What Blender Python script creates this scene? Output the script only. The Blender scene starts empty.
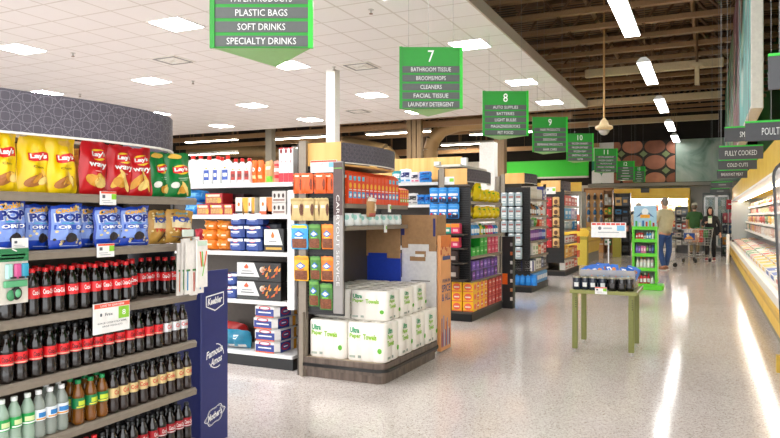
import bpy, math, random
from mathutils import Vector, Matrix
random.seed(7)
PI = math.pi
SC = bpy.context.scene
COL = SC.collection
EYE = 1.37
_l = math.hypot(318, 674); SN = 318/_l; CS = 674/_l

# ---------------------------------------------------------------- survey helpers: sight line of the photo onto a wall plane
def _ray(px, py=216.5):
    u = (px-390)/674.; w = (216.5-py)/674.
    return (CS*u-SN, SN*u+CS, w)
def yX(px, X):
    d = _ray(px); return d[1]*X/d[0]
def xY(px, Y):
    d = _ray(px); return d[0]*Y/d[1]
def zY(px, py, Y):
    d = _ray(px, py); return EYE+d[2]*Y/d[1]
def zX(px, py, X):
    d = _ray(px, py); return EYE+d[2]*X/d[0]

# ---------------------------------------------------------------- materials
def lin(h):
    h = h.lstrip('#'); r = []
    for i in (0, 2, 4):
        c = int(h[i:i+2], 16)/255.
        r.append(c/12.92 if c <= .04045 else ((c+.055)/1.055)**2.4)
    return tuple(r)+(1,)
_M = {}
def M(hexc, rough=.45, metal=0., var=.06, scale=30., alpha=1., trans=0., coat=0., name=None):
    key = (hexc, rough, metal, var, scale, alpha, trans, coat)
    if key in _M: return _M[key]
    m = bpy.data.materials.new(name or 'paint_'+hexc.strip('#')); m.use_nodes = True
    nt = m.node_tree; b = nt.nodes['Principled BSDF']
    c = lin(hexc)
    b.inputs['Roughness'].default_value = rough
    b.inputs['Metallic'].default_value = metal
    b.inputs['Coat Weight'].default_value = coat
    if trans: b.inputs['Transmission Weight'].default_value = trans
    if alpha < 1: b.inputs['Alpha'].default_value = alpha
    if var > 0:
        tc = nt.nodes.new('ShaderNodeTexCoord'); n = nt.nodes.new('ShaderNodeTexNoise')
        n.inputs['Scale'].default_value = scale; n.inputs['Detail'].default_value = 2
        nt.links.new(tc.outputs['Object'], n.inputs['Vector'])
        r = nt.nodes.new('ShaderNodeValToRGB')
        r.color_ramp.elements[0].position = .3; r.color_ramp.elements[1].position = .7
        r.color_ramp.elements[0].color = tuple(x*(1-var) for x in c[:3])+(1,)
        r.color_ramp.elements[1].color = tuple(min(1, x*(1+var)) for x in c[:3])+(1,)
        nt.links.new(n.outputs['Fac'], r.inputs['Fac']); nt.links.new(r.outputs['Color'], b.inputs['Base Color'])
    else:
        b.inputs['Base Color'].default_value = c
    _M[key] = m; return m
def EM(hexc, strength):
    key = ('em', hexc, strength)
    if key in _M: return _M[key]
    m = bpy.data.materials.new('lamp_glow'); m.use_nodes = True
    b = m.node_tree.nodes['Principled BSDF']
    b.inputs['Base Color'].default_value = lin(hexc)
    b.inputs['Emission Color'].default_value = lin(hexc)
    b.inputs['Emission Strength'].default_value = strength
    _M[key] = m; return m
def nodes(name):
    m = bpy.data.materials.new(name); m.use_nodes = True
    nt = m.node_tree
    return m, nt, nt.nodes['Principled BSDF']
def ramp(nt, src, stops):
    r = nt.nodes.new('ShaderNodeValToRGB'); e = r.color_ramp.elements
    while len(e) < len(stops): e.new(.5)
    for k, (p, h) in enumerate(stops):
        e[k].position = p; e[k].color = lin(h)
    nt.links.new(src, r.inputs['Fac']); return r
def mat_floor():
    m, nt, b = nodes('polished_terrazzo'); L = nt.links
    tc = nt.nodes.new('ShaderNodeTexCoord')
    v = nt.nodes.new('ShaderNodeTexVoronoi'); v.inputs['Scale'].default_value = 130
    L.new(tc.outputs['Object'], v.inputs['Vector'])
    sep = nt.nodes.new('ShaderNodeSeparateColor'); L.new(v.outputs['Color'], sep.inputs[0])
    r = ramp(nt, sep.outputs[0], [(0., '#ae9f95'), (.12, '#cfc4bd'), (.35, '#e3dcd7'), (.75, '#ede7e2'), (.95, '#f6f3f0')])
    n = nt.nodes.new('ShaderNodeTexNoise'); n.inputs['Scale'].default_value = .7; n.inputs['Detail'].default_value = 3
    L.new(tc.outputs['Object'], n.inputs['Vector'])
    r2 = ramp(nt, n.outputs['Fac'], [(.3, '#ece7e3'), (.7, '#f5f2ef')])
    mx = nt.nodes.new('ShaderNodeMix'); mx.data_type = 'RGBA'; mx.blend_type = 'MULTIPLY'; mx.inputs[0].default_value = 1
    L.new(r.outputs['Color'], mx.inputs[6]); L.new(r2.outputs['Color'], mx.inputs[7])
    L.new(mx.outputs[2], b.inputs['Base Color'])
    b.inputs['Roughness'].default_value = .11; b.inputs['Specular IOR Level'].default_value = .62
    n2 = nt.nodes.new('ShaderNodeTexNoise'); n2.inputs['Scale'].default_value = 6
    L.new(tc.outputs['Object'], n2.inputs['Vector'])
    bp = nt.nodes.new('ShaderNodeBump'); bp.inputs['Strength'].default_value = .02
    L.new(n2.outputs['Fac'], bp.inputs['Height']); L.new(bp.outputs['Normal'], b.inputs['Normal'])
    return m
def mat_ceiling(x0, y0, t):
    m, nt, b = nodes('acoustic_tile_grid'); L = nt.links
    tc = nt.nodes.new('ShaderNodeTexCoord'); sx = nt.nodes.new('ShaderNodeSeparateXYZ')
    L.new(tc.outputs['Object'], sx.inputs[0])
    def line(out, o):
        a = nt.nodes.new('ShaderNodeMath'); a.operation = 'SUBTRACT'; a.inputs[1].default_value = o-50*t; L.new(out, a.inputs[0])
        d = nt.nodes.new('ShaderNodeMath'); d.operation = 'DIVIDE'; d.inputs[1].default_value = t; L.new(a.outputs[0], d.inputs[0])
        f = nt.nodes.new('ShaderNodeMath'); f.operation = 'FRACT'; L.new(d.outputs[0], f.inputs[0])
        p = nt.nodes.new('ShaderNodeMath'); p.operation = 'PINGPONG'; p.inputs[1].default_value = .5; L.new(f.outputs[0], p.inputs[0])
        c = nt.nodes.new('ShaderNodeMath'); c.operation = 'LESS_THAN'; c.inputs[1].default_value = .026; L.new(p.outputs[0], c.inputs[0])
        return c
    a, c = line(sx.outputs[0], x0), line(sx.outputs[1], y0)
    mxx = nt.nodes.new('ShaderNodeMath'); mxx.operation = 'MAXIMUM'; L.new(a.outputs[0], mxx.inputs[0]); L.new(c.outputs[0], mxx.inputs[1])
    r = ramp(nt, mxx.outputs[0], [(0., '#e7e4e3'), (1., '#cec8c3')])
    L.new(r.outputs['Color'], b.inputs['Base Color'])
    n = nt.nodes.new('ShaderNodeTexNoise'); n.inputs['Scale'].default_value = 120; L.new(tc.outputs['Object'], n.inputs['Vector'])
    bp = nt.nodes.new('ShaderNodeBump'); bp.inputs['Strength'].default_value = .1; L.new(n.outputs['Fac'], bp.inputs['Height'])
    L.new(bp.outputs['Normal'], b.inputs['Normal'])
    b.inputs['Roughness'].default_value = .9
    return m
def mat_wood(name, stops, sc=(1, 14, 14), rough=.5):
    m, nt, b = nodes(name); L = nt.links
    tc = nt.nodes.new('ShaderNodeTexCoord'); mp = nt.nodes.new('ShaderNodeMapping')
    mp.inputs['Scale'].default_value = sc; L.new(tc.outputs['Object'], mp.inputs[0])
    n = nt.nodes.new('ShaderNodeTexNoise'); n.inputs['Scale'].default_value = 3; n.inputs['Detail'].default_value = 5
    L.new(mp.outputs[0], n.inputs['Vector'])
    r = ramp(nt, n.outputs['Fac'], stops); L.new(r.outputs['Color'], b.inputs['Base Color'])
    b.inputs['Roughness'].default_value = rough
    return m
def mat_deck():
    m, nt, b = nodes('corrugated_roof_deck'); L = nt.links
    tc = nt.nodes.new('ShaderNodeTexCoord'); w = nt.nodes.new('ShaderNodeTexWave')
    w.bands_direction = 'Y'; w.inputs['Scale'].default_value = 1.6; w.inputs['Distortion'].default_value = 0
    L.new(tc.outputs['Object'], w.inputs['Vector'])
    r = ramp(nt, w.outputs['Fac'], [(.2, '#412e1d'), (.6, '#86643f')])
    L.new(r.outputs['Color'], b.inputs['Base Color']); b.inputs['Roughness'].default_value = .6
    bp = nt.nodes.new('ShaderNodeBump'); bp.inputs['Strength'].default_value = .8; bp.inputs['Distance'].default_value = .05
    L.new(w.outputs['Fac'], bp.inputs['Height']); L.new(bp.outputs['Normal'], b.inputs['Normal'])
    return m
def mat_marble():
    m, nt, b = nodes('green_marble_print'); L = nt.links
    tc = nt.nodes.new('ShaderNodeTexCoord'); n = nt.nodes.new('ShaderNodeTexNoise')
    n.inputs['Scale'].default_value = .9; n.inputs['Detail'].default_value = 6; n.inputs['Distortion'].default_value = 1.2
    L.new(tc.outputs['Object'], n.inputs['Vector'])
    r = ramp(nt, n.outputs['Fac'], [(.3, '#4f7462'), (.42, '#8ba394'), (.6, '#a9b8ac'), (.75, '#c2cbc2')])
    L.new(r.outputs['Color'], b.inputs['Base Color']); b.inputs['Roughness'].default_value = .5
    return m

WHITE = M('#f4f2ee', .5); OFFW = M('#e8e4dc', .55); BLACK = M('#141414', .45); CHAR = M('#2c2b2b', .5)
TAUPE = M('#8b8072', .45, .15); DKTAUPE = M('#4a4139', .55); STEEL = M('#b9b7b2', .3, .85); BROWNP = M('#4b3b2c', .6)
WOOD = mat_wood('honey_maple_laminate', [(.3, '#dca85c'), (.7, '#efc37c')], (2, 2, .4), .5)
WALNUT = mat_wood('grey_walnut_laminate', [(.3, '#4c3f35'), (.7, '#75655a')], (9, 9, .8), .45)
HEAD = M('#55505a', .6); HLINE = M('#8a858f', .5)
SHELFW = M('#efeeec', .4, 0, .03); RED = M('#d8232a', .35); ORANGE = M('#ef6a1b', .35); YEL = M('#f7cf12', .3)
NAVY = M('#262f6e', .4, 0, .03); BLUE = M('#1c5fc4', .3); SKY = M('#4aa8e0', .35); GREEN = M('#149a25', .4)
SIGNG = M('#1b8f26', .45, 0, .03); SIGNE = M('#25c12f', .4, 0, .03); SIGNU = M('#86bd75', .5, 0, .03); SIGNP = M('#525754', .5, 0, .03)
TXT = M('#fbfbf8', .5, 0, 0); TXG = M('#dcdedb', .5, 0, 0); KRAFT = M('#a9825a', .8, 0, .08); SKIN = M('#d9a384', .5); CREAM = M('#efe4c8', .5)
GOLD = M('#c99a3c', .4); TEAL = M('#1fa6a0', .4); PINK = M('#e0527d', .4); PURP = M('#5b3a9a', .35); LIME = M('#77c93a', .4)
DKRED = M('#8f1d22', .4); DKBLUE = M('#16306f', .35); TAN = M('#c9a878', .6); BROWN = M('#6a4527', .55); GREY = M('#8d8d8d', .5)
CASEY = mat_wood('mustard_laminate', [(.3, '#e2b52c'), (.7, '#efc94a')], (1, 1, 1), .4)

# ---------------------------------------------------------------- mesh builder
_T = {}
def glyphs(s, off=0.):
    k = (s, off)
    if k in _T: return _T[k]
    cu = bpy.data.curves.new('lettering', 'FONT'); cu.body = s; cu.resolution_u = 2; cu.offset = off; cu.fill_mode = 'FRONT'
    ob = bpy.data.objects.new('lettering', cu); COL.objects.link(ob)
    dg = bpy.context.evaluated_depsgraph_get(); dg.update()
    me = bpy.data.meshes.new_from_object(ob.evaluated_get(dg))
    vs = [(v.co.x, v.co.y) for v in me.vertices]; fs = [tuple(p.vertices) for p in me.polygons]
    bpy.data.objects.remove(ob); bpy.data.curves.remove(cu); bpy.data.meshes.remove(me)
    x0 = min(v[0] for v in vs); x1 = max(v[0] for v in vs); y0 = min(v[1] for v in vs); y1 = max(v[1] for v in vs)
    vs = [((x-x0)/(x1-x0)-.5, (y-y0)/(y1-y0)-.5) for x, y in vs]
    _T[k] = (vs, fs); return _T[k]

class MB:
    def __init__(s): s.v = []; s.f = []; s.mi = []; s.sm = []; s.mats = []
    def mat(s, m):
        if m not in s.mats: s.mats.append(m)
        return s.mats.index(m)
    def add(s, vs, fs, m, smooth=False):
        b = len(s.v); s.v += [tuple(v) for v in vs]; i = s.mat(m)
        for f in fs: s.f.append(tuple(b+k for k in f)); s.mi.append(i); s.sm.append(smooth)
        return s
    def box(s, x0, x1, y0, y1, z0, z1, m):
        v = [(x, y, z) for z in (z0, z1) for x, y in ((x0, y0), (x1, y0), (x1, y1), (x0, y1))]
        return s.add(v, [(3, 2, 1, 0), (4, 5, 6, 7), (0, 1, 5, 4), (1, 2, 6, 5), (2, 3, 7, 6), (3, 0, 4, 7)], m)
    def rbox(s, x0, x1, y0, y1, z0, z1, m, b=.01):
        b = min(b, (x1-x0)*.45, (y1-y0)*.45, (z1-z0)*.45)
        def ring(i, z): return [(x0+i+b, y0+i, z), (x1-i-b, y0+i, z), (x1-i, y0+i+b, z), (x1-i, y1-i-b, z), (x1-i-b, y1-i, z), (x0+i+b, y1-i, z), (x0+i, y1-i-b, z), (x0+i, y0+i+b, z)]
        c = b*.5
        R = [ring(c, z0), ring(0, z0+c), ring(0, z1-c), ring(c, z1)]
        v = sum(R, []); f = [tuple(range(7, -1, -1)), tuple(range(24, 32))]
        for k in range(3):
            for i in range(8): f.append((k*8+i, k*8+(i+1) % 8, k*8+8+(i+1) % 8, k*8+8+i))
        return s.add(v, f, m)
    def prism(s, pts, z0, z1, m, smooth=False):
        n = len(pts); v = [(x, y, z0) for x, y in pts]+[(x, y, z1) for x, y in pts]
        s.add(v, [tuple(range(n-1, -1, -1)), tuple(range(n, 2*n))], m)
        return s.add(v, [(i, (i+1) % n, n+(i+1) % n, n+i) for i in range(n)], m, smooth)
    def extr(s, pts, x0, x1, m):                     # profile in (y,z) swept along x
        n = len(pts); v = [(x0, a, b) for a, b in pts]+[(x1, a, b) for a, b in pts]
        return s.add(v, [tuple(range(n)), tuple(range(2*n-1, n-1, -1))]+[((i+1) % n, i, n+i, n+(i+1) % n) for i in range(n)], m)
    def extry(s, pts, y0, y1, m):                    # profile in (x,z) swept along y
        n = len(pts); v = [(a, y0, b) for a, b in pts]+[(a, y1, b) for a, b in pts]
        return s.add(v, [tuple(range(n)), tuple(range(2*n-1, n-1, -1))]+[((i+1) % n, i, n+i, n+(i+1) % n) for i in range(n)], m)
    def lathe(s, prof, m, n=14, cx=0., cy=0., cz=0.):
        v = []; f = []
        for r, z in prof:
            for k in range(n):
                a = 2*PI*k/n; v.append((cx+r*math.cos(a), cy+r*math.sin(a), cz+z))
        for j in range(len(prof)-1):
            for k in range(n): f.append((j*n+k, j*n+(k+1) % n, (j+1)*n+(k+1) % n, (j+1)*n+k))
        s.add(v, f, m, True)
        J = (len(prof)-1)*n
        caps = []
        if prof[0][0] > 1e-5: caps.append(tuple(range(n-1, -1, -1)))
        if prof[-1][0] > 1e-5: caps.append(tuple(range(J, J+n)))
        return s.add(v, caps, m)
    def tube(s, p, q, r, m, n=8, r2=None):
        p = Vector(p); q = Vector(q); d = (q-p)
        if d.length < 1e-6: return s
        d.normalize(); a = d.cross(Vector((0, 0, 1)) if abs(d.z) < .9 else Vector((1, 0, 0))).normalized(); b = d.cross(a)
        r2 = r if r2 is None else r2
        v = []
        for o, rr in ((p, r), (q, r2)):
            for k in range(n):
                t = 2*PI*k/n; v.append(o+a*rr*math.cos(t)+b*rr*math.sin(t))
        s.add(v, [(k, (k+1) % n, n+(k+1) % n, n+k) for k in range(n)], m, True)
        return s.add(v, [tuple(range(n-1, -1, -1)), tuple(range(n, 2*n))], m)
    def path(s, pts, r, m, n=6):
        for a, b in zip(pts, pts[1:]): s.tube(a, b, r, m, n)
        return s
    def surf(s, fn, nu, nv, m, smooth=True, flip=False):
        v = [fn(-1+2*i/nu, j/nv) for j in range(nv+1) for i in range(nu+1)]; f = []
        for j in range(nv):
            for i in range(nu):
                q = (j*(nu+1)+i, j*(nu+1)+i+1, (j+1)*(nu+1)+i+1, (j+1)*(nu+1)+i); f.append(q[::-1] if flip else q)
        return s.add(v, f, m, smooth)
    def ell(s, c, r, m, n=12, k=8):
        v = []; f = []
        for j in range(k+1):
            t = -PI/2+PI*j/k
            for i in range(n):
                a = 2*PI*i/n; v.append((c[0]+r[0]*math.cos(t)*math.cos(a), c[1]+r[1]*math.cos(t)*math.sin(a), c[2]+r[2]*math.sin(t)))
        for j in range(k):
            for i in range(n): f.append((j*n+i, j*n+(i+1) % n, (j+1)*n+(i+1) % n, (j+1)*n+i))
        return s.add(v, f, m, True)
    # printed marks laid on a surface fn(u,v)
    def oval(s, fn, cu, cv, ru, rv, m, n=16, rot=0.):
        v = [fn(cu, cv)]; f = []
        c, q = math.cos(rot), math.sin(rot)
        for k in (.5, 1.):
            for i in range(n):
                a = 2*PI*i/n; x, y = k*ru*math.cos(a), k*rv*math.sin(a); v.append(fn(cu+x*c-y*q, cv+x*q+y*c))
        for i in range(n):
            j = (i+1) % n; f.append((0, 1+i, 1+j)); f.append((1+i, 1+n+i, 1+n+j, 1+j))
        return s.add(v, f, m)
    def rect(s, fn, u0, u1, v0, v1, m, nu=4, nv=3):
        return s.surf(lambda a, b: fn(u0+(a+1)/2*(u1-u0), v0+b*(v1-v0)), nu, nv, m, False)
    def poly(s, fn, pts, m):
        return s.add([fn(a, b) for a, b in pts], [tuple(range(len(pts)))], m)
    def text(s, t, fn, cu, cv, w, h, m, off=.02, rot=0., shear=0.):
        vs, fs = glyphs(t, off); c, q = math.cos(rot), math.sin(rot); o = []
        for x, y in vs:
            x, y = x*w+shear*y*h, y*h; o.append(fn(cu+x*c-y*q, cv+x*q+y*c))
        return s.add(o, fs, m)
    def mesh(s, name, origin=(0, 0, 0)):
        me = bpy.data.meshes.new(name)
        ox, oy, oz = origin
        me.from_pydata([(x-ox, y-oy, z-oz) for x, y, z in s.v], [], s.f)
        for m in s.mats: me.materials.append(m)
        me.polygons.foreach_set('material_index', s.mi); me.polygons.foreach_set('use_smooth', s.sm)
        me.update(); return me
    def build(s, name, parent=None, origin=(0, 0, 0), loc=(0, 0, 0), rz=0.):
        o = bpy.data.objects.new(name, s.mesh(name, origin)); COL.objects.link(o)
        o.location = loc; o.rotation_euler = (0, 0, rz)
        if parent: o.parent = parent
        return o

# ---------------------------------------------------------------- tagging
def tag(o, label, cat, group=None):
    o['label'] = label; o['category'] = cat
    if group: o['group'] = group
    return o
def thing(name, label, cat, loc=(0, 0, 0), rz=0., group=None):
    o = bpy.data.objects.new(name, None); COL.objects.link(o); o.empty_display_size = .1
    o.location = loc; o.rotation_euler = (0, 0, rz); return tag(o, label, cat, group)
def solid(name, mb, label, cat, loc=(0, 0, 0), rz=0., group=None, origin=(0, 0, 0)):
    return tag(mb.build(name, None, origin, loc, rz), label, cat, group)
def at(name, mb, label, cat, group=None):                 # world-coordinate mesh, origin moved to its own base
    xs, ys, zs = zip(*mb.v); o = ((min(xs)+max(xs))/2, (min(ys)+max(ys))/2, min(zs))
    return solid(name, mb, label, cat, o, 0, group, o)
def struct(name, mb):
    o = mb.build(name); o['kind'] = 'structure'; return o
def dup(o, parent=None):
    c = o.copy(); COL.objects.link(c)
    if parent: c.parent = parent
    for ch in o.children: dup(ch, c)
    return c
class Kind:                                               # the first placing makes it, later ones copy it with its parts
    def __init__(s, maker): s.maker = maker; s.o = None
    def put(s, loc, rz, label, cat, group=None, scale=None, tilt=None):
        if s.o is None: s.o = o = s.maker()
        else: o = dup(s.o)
        o.location = loc; o.rotation_euler = (tilt[0], tilt[1], rz) if tilt else (0, 0, rz)
        o.scale = scale or (1, 1, 1)
        for k in ('group',):
            if k in o: del o[k]
        return tag(o, label, cat, group)
ORD = 'first second third fourth fifth sixth seventh eighth ninth tenth eleventh twelfth thirteenth fourteenth fifteenth sixteenth seventeenth eighteenth nineteenth twentieth'.split()
def nth(i, n, side='left'):
    other = {'left': 'right', 'right': 'left', 'front': 'back', 'near end': 'far end', 'top': 'bottom'}[side]
    if n == 1: return 'alone'
    if i == 0: return side+'most' if side in ('left', 'right') else 'first from '+side
    if i == n-1: return other+'most' if side in ('left', 'right') else 'last from '+side
    return ORD[i]+' from '+side

# ---------------------------------------------------------------- product makers (front faces -Y, base at z = 0)
def bag_fn(W, H, T, sd=0, pinch=.05):
    r = random.Random(sd); p = [r.uniform(0, 6) for _ in range(4)]
    def d(u, v):
        e = max(0., math.sin(PI*min(1, max(0, v))))**.55
        return T/2*(1-abs(u)**2.6)*e + .06*T*math.sin(4*u+9*v+p[0])*e + .07*T*math.sin(8*u-6*v+p[1])*e*(1-abs(u)**2)
    def half(u, v): return W/2*u*(1-pinch*math.sin(PI*min(1, max(0, v)))+.012*math.sin(11*v+p[2])-.1*math.exp(-max(v, 0)/.05)-.07*math.exp(-max(0, 1-v)/.1))
    k1, k2, k3 = r.uniform(-.07, .07), r.uniform(-.05, .03), r.uniform(0, 6)
    def zz(u, v): return H*(v+v**4*(k1*u+k2*u*u+.012*math.sin(7*u+k3)))
    def front(u, v): return (half(u, v), -d(u, v)-(.25*T*v**8), zz(u, v))
    def back(u, v): return (half(u, v), d(u, v)*.8-(.25*T*v**8), zz(u, v))
    def mark(u, v):
        x, y, z = front(u, v); return (x, y-.0035, z)
    return front, back, mark
def bag(W, H, T, m, marks, sd=0, seal=None, nu=20, nv=22):
    b = MB(); f, k, mk = bag_fn(W, H, T, sd)
    b.surf(f, nu, nv, m); b.surf(k, nu, nv, m, True, True)
    marks(b, mk); return b
def boxmb(W, D, H, m, marks=None, bev=.004, cut=None):
    b = MB(); b.rbox(-W/2, W/2, -D/2, D/2, 0, H, m, bev)
    if marks:
        marks(b, lambda u, v: (u*W/2, -D/2-.0012, v*H))
    return b
def side(W, D, H): return lambda u, v: (W/2+.0012, u*D/2, v*H)
def topf(W, D, H): return lambda u, v: (u*W/2, -D/2+v*D, H+.0012)
def cyl_fn(R): return lambda u, v: (R*math.sin(u), -R*math.cos(u), v)

def drink(body_m, cap_m, lab_m, marks=None, h=.2, r=.0285, rect=False):
    def mk():
        root = bpy.data.objects.new('soda_bottle', None); COL.objects.link(root)
        b = MB()
        P = [(.72, 0), (.93, .02), (1, .08), (.97, .2), (.9, .3), (.93, .36), (.93, .6), (1, .62), (.97, .67), (.85, .75), (.6, .83), (.42, .89), (.4, .93)]
        b.lathe([(x*r, z*h) for x, z in P], body_m, 14); b.build('bottle_body', root)
        b = MB(); b.lathe([(r*1.0, .37*h), (r*1.0, .6*h)], lab_m, 16)
        if marks: marks(b, cyl_fn(r*1.0+.0008), h)
        b.build('label_band', root)
        b = MB(); b.lathe([(.44*r, .91*h), (.46*r, .92*h), (.46*r, .99*h), (.4*r, h)], cap_m, 12); b.build('cap', root)
        return root
    return mk
def jug(body_m, cap_m, lab_m, w, d, h, lab2=None):
    def mk():
        root = bpy.data.objects.new('plastic_jug', None); COL.objects.link(root)
        b = MB(); n = 16; sec = []
        for z, k in ((0, .92), (.03, 1), (.62, 1), (.72, .92), (.8, .6), (.86, .34), (.9, .3)):
            sec.append([(math.copysign(abs(math.cos(2*PI*i/n))**.6, math.cos(2*PI*i/n))*w/2*k, math.copysign(abs(math.sin(2*PI*i/n))**.6, math.sin(2*PI*i/n))*d/2*max(k, .3), z*h) for i in range(n)])
        v = sum(sec, []); f = [tuple(range(n-1, -1, -1)), tuple(range(len(v)-n, len(v)))]
        for j in range(len(sec)-1):
            for i in range(n): f.append((j*n+i, j*n+(i+1) % n, (j+1)*n+(i+1) % n, (j+1)*n+i))
        b.add(v, f, body_m, True); b.build('jug_body', root)
        if lab_m:
            b = MB(); fn = lambda u, v: (u*w/2, -d/2-.002, v*h)
            b.rect(fn, -.7, .7, .14, .5, lab_m, 2, 2)
            if lab2: b.rect(lambda u, v: (u*w/2, -d/2-.003, v*h), -.5, .5, .26, .38, lab2, 1, 1); b.oval(lambda u, v: (u*w/2, -d/2-.003, v*h), 0, .56, .3, .03, GOLD)
            b.build('label', root)
        b = MB(); b.lathe([(.19*w, .87*h), (.2*w, .88*h), (.19*w, .98*h), (.15*w, h)], cap_m, 12); b.build('cap', root)
        return root
    return mk
def asset(name, mb_fn):                                    # a thing that is one mesh
    def mk():
        return mb_fn().build(name)
    return Kind(mk)
# ================================================================ the setting
CEIL = 4.34; EDGE = -3.0; CFAR = 18.9
b = MB(); b.box(-22, 6, -3, 34, -.12, 0, mat_floor()); struct('floor', b)
b = MB(); b.box(-22, EDGE, -3, CFAR, CEIL, CEIL+.14, mat_ceiling(-8.42, 6.47, .61)); struct('ceiling', b)
FAS = M('#b3a596', .8, 0, .03)
b = MB(); b.box(EDGE, EDGE+.03, -3, CFAR+.03, CEIL-.005, CEIL+.19, FAS); b.box(-22, EDGE, CFAR, CFAR+.03, CEIL-.005, CEIL+.19, FAS)
struct('trim_1', b)
b = MB(); b.box(-22, 6, -3, 34, 6.5, 6.6, mat_deck()); struct('roof', b)
WALLM = M('#c6c1b7', .8, 0, .04, 3); DKWALL = M('#2a2420', .9, 0, .1, 3)
b = MB(); b.box(-22, 6, 30, 30.2, 0, 2.72, WALLM); b.box(-22, 6, 30, 30.2, 2.72, 6.5, DKWALL); struct('wall_back', b)
b = MB(); b.box(-22.2, -22, -3, 30, 0, 6.5, DKWALL); struct('wall_left', b)
b = MB(); b.box(1.75, 1.95, 2.2, 30, 0, 2.3, WALLM); b.box(1.75, 1.95, 2.2, 30, 2.3, 6.5, M('#0f6a1d', .6)); struct('wall_right', b)
# green band on the back wall
b = MB(); b.box(-8.5, -4.65, 29.86, 30, 3.12, 3.84, M('#38e034', .5, 0, .03)); b.box(-8.5, -4.65, 29.8, 30, 3.05, 3.12, OFFW); struct('trim_2', b)
b = MB(); b.box(xY(446, 29.9), -8.5, 29.88, 30, 2.75, 3.9, M('#eceae4', .7)); struct('trim_4', b)
b = MB(); b.box(-4.65, 1.7, 29.7, 30, 2.62, 2.76, M('#8f8b80', .7)); struct('trim_3', b)

# ---- roof trusses, pipes
IRON = M('#6d4f33', .55, .2); IRONL = M('#997650', .5, .2); BEIGE = M('#c9b48c', .5, 0, .05)
for i, y in enumerate([6.4+1.2*k for k in range(19)]):
    b = MB(); x0, x1 = (-4.2, 1.75) if y < 19 else (-16, 1.75)
    zb, zt = 5.35, 6.35
    b.box(x0, x1, y-.06, y+.06, zt, zt+.12, IRON); b.box(x0, x1, y-.07, y+.07, zb, zb+.1, IRONL)
    n = int((x1-x0)/.75)
    for k in range(n):
        a = x0+k*.75; up = k % 2 == 0
        b.tube((a, y, zb if up else zt), (a+.75, y, zt if up else zb), .035, IRON, 5)
    at('roof_truss', b, f'brown steel roof truss under the deck, {nth(i, 19, "front")} over the walkway', 'truss', 'roof trusses')
for i, (x, z) in enumerate(((-2.4, 6.05), (-.3, 6.0), (.9, 5.9))):
    b = MB(); b.tube((x, 4, z), (x, 29.9, z), .05, IRONL, 8)
    at('ceiling_pipe', b, f'thin brown pipe running along the roof deck, {nth(i, 3)}', 'pipe', 'pipes under the roof')
for i, (y, z) in enumerate(((18.4, 5.05), (22.6, 4.95), (27.6, 4.95))):
    b = MB(); b.rbox(-9 if i else -2.95, .35, y-.09, y+.09, z, z+.2, BEIGE, .02)
    at('cable_tray', b, f'long pale beige tray hung across the roof space, {nth(i, 3, "front")}', 'cable tray', 'trays across the roof')

for i, (y, z) in enumerate(((20.2, 4.25), (23.2, 4.35), (25.6, 3.9), (28.4, 4.3), (29.2, 3.3))):
    b = MB(); b.box(-21.5, -3.6 if i < 3 else -8.8, y-.05, y+.05, z, z+.16, IRONL)
    for x in (-20, -16, -12, -9): b.box(x-.03, x+.03, y-.03, y+.03, z+.16, 6.5, IRON)
    at('hung_beam', b, f'brown beam hung in the dark space beyond the tile ceiling, {nth(i, 5, "front")}', 'beam', 'beams beyond the tile ceiling')
# ---- lamps
LUM = EM('#fbfbff', 36.0)
def troffer():
    r = bpy.data.objects.new('ceiling_light', None); COL.objects.link(r)
    b = MB(); s = .31
    for a in ((-s, s, -s, -s+.02), (-s, s, s-.02, s), (-s, -s+.02, -s+.02, s-.02), (s-.02, s, -s+.02, s-.02)): b.box(*a, -.014, 0, WHITE)
    b.build('frame', r)
    b = MB(); b.box(-s+.02, s-.02, -s+.02, s-.02, -.009, -.001, LUM); b.build('diffuser', r); return r
KT = Kind(troffer)
XN = {-3.72: 'nearest the ceiling edge', -7.42: 'in the second line from the ceiling edge', -11.: 'in the third line from the ceiling edge', -14.4: 'in the fourth line from the ceiling edge'}
for x in XN:
    for j, y in enumerate((1.6, 4.8, 8., 11.1, 14.7, 17.6)):
        if j < 3 and x < -12: continue
        KT.put((x, y, CEIL), 0, f'square white ceiling light, {ORD[j]} row back, {XN[x]}', 'ceiling light', 'square lights in the tile ceiling')
STRIP = EM('#fffefc', 7.0)
def strip(L, w, m):
    def mk():
        r = bpy.data.objects.new('strip_light', None); COL.objects.link(r)
        b = MB(); b.extry([(-w/2, 0), (w/2, 0), (w/2, .03), (w*.2, .1), (-w*.2, .1), (-w/2, .03)], -L/2, L/2, WHITE); b.build('housing', r)
        b = MB(); b.box(-w/2+.008, w/2-.008, -L/2+.01, L/2-.01, -.012, -.001, m); b.build('diffuser', r)
        for y in (-L*.42, L*.42):
            b = MB(); b.tube((0, y, .1), (0, y, 1.95), .006, IRONL, 5); b.build('hanger', r)
        return r
    return mk
KS = Kind(strip(2.4, .25, STRIP))
for i, y in enumerate((2.6, 6.6, 10.7, 15.2, 19.8, 24.4, 28.4)):
    KS.put((-1.14, y, 4.38), 0, f'bright strip light hung over the walkway, {nth(i, 7, "front")}', 'strip light', 'strip lights over the walkway')
KS2 = Kind(strip(2.5, .22, EM('#fff4de', 20.0)))
for i, (px, py, y) in enumerate(((211, 141, 21), (213, 154, 22.5), (199, 162, 22.), (300, 138, 22), (318, 147, 24), (398, 133, 22), (472, 144, 25), (500, 151, 28), (438, 151, 27), (505, 133, 22.5))):
    KS2.put((xY(px, y), y, zY(px, py, y)), PI/2, f'dim strip light hung in the dark space beyond the tile ceiling, {nth(i, 10)}', 'strip light', 'strip lights beyond the tile ceiling')
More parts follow.
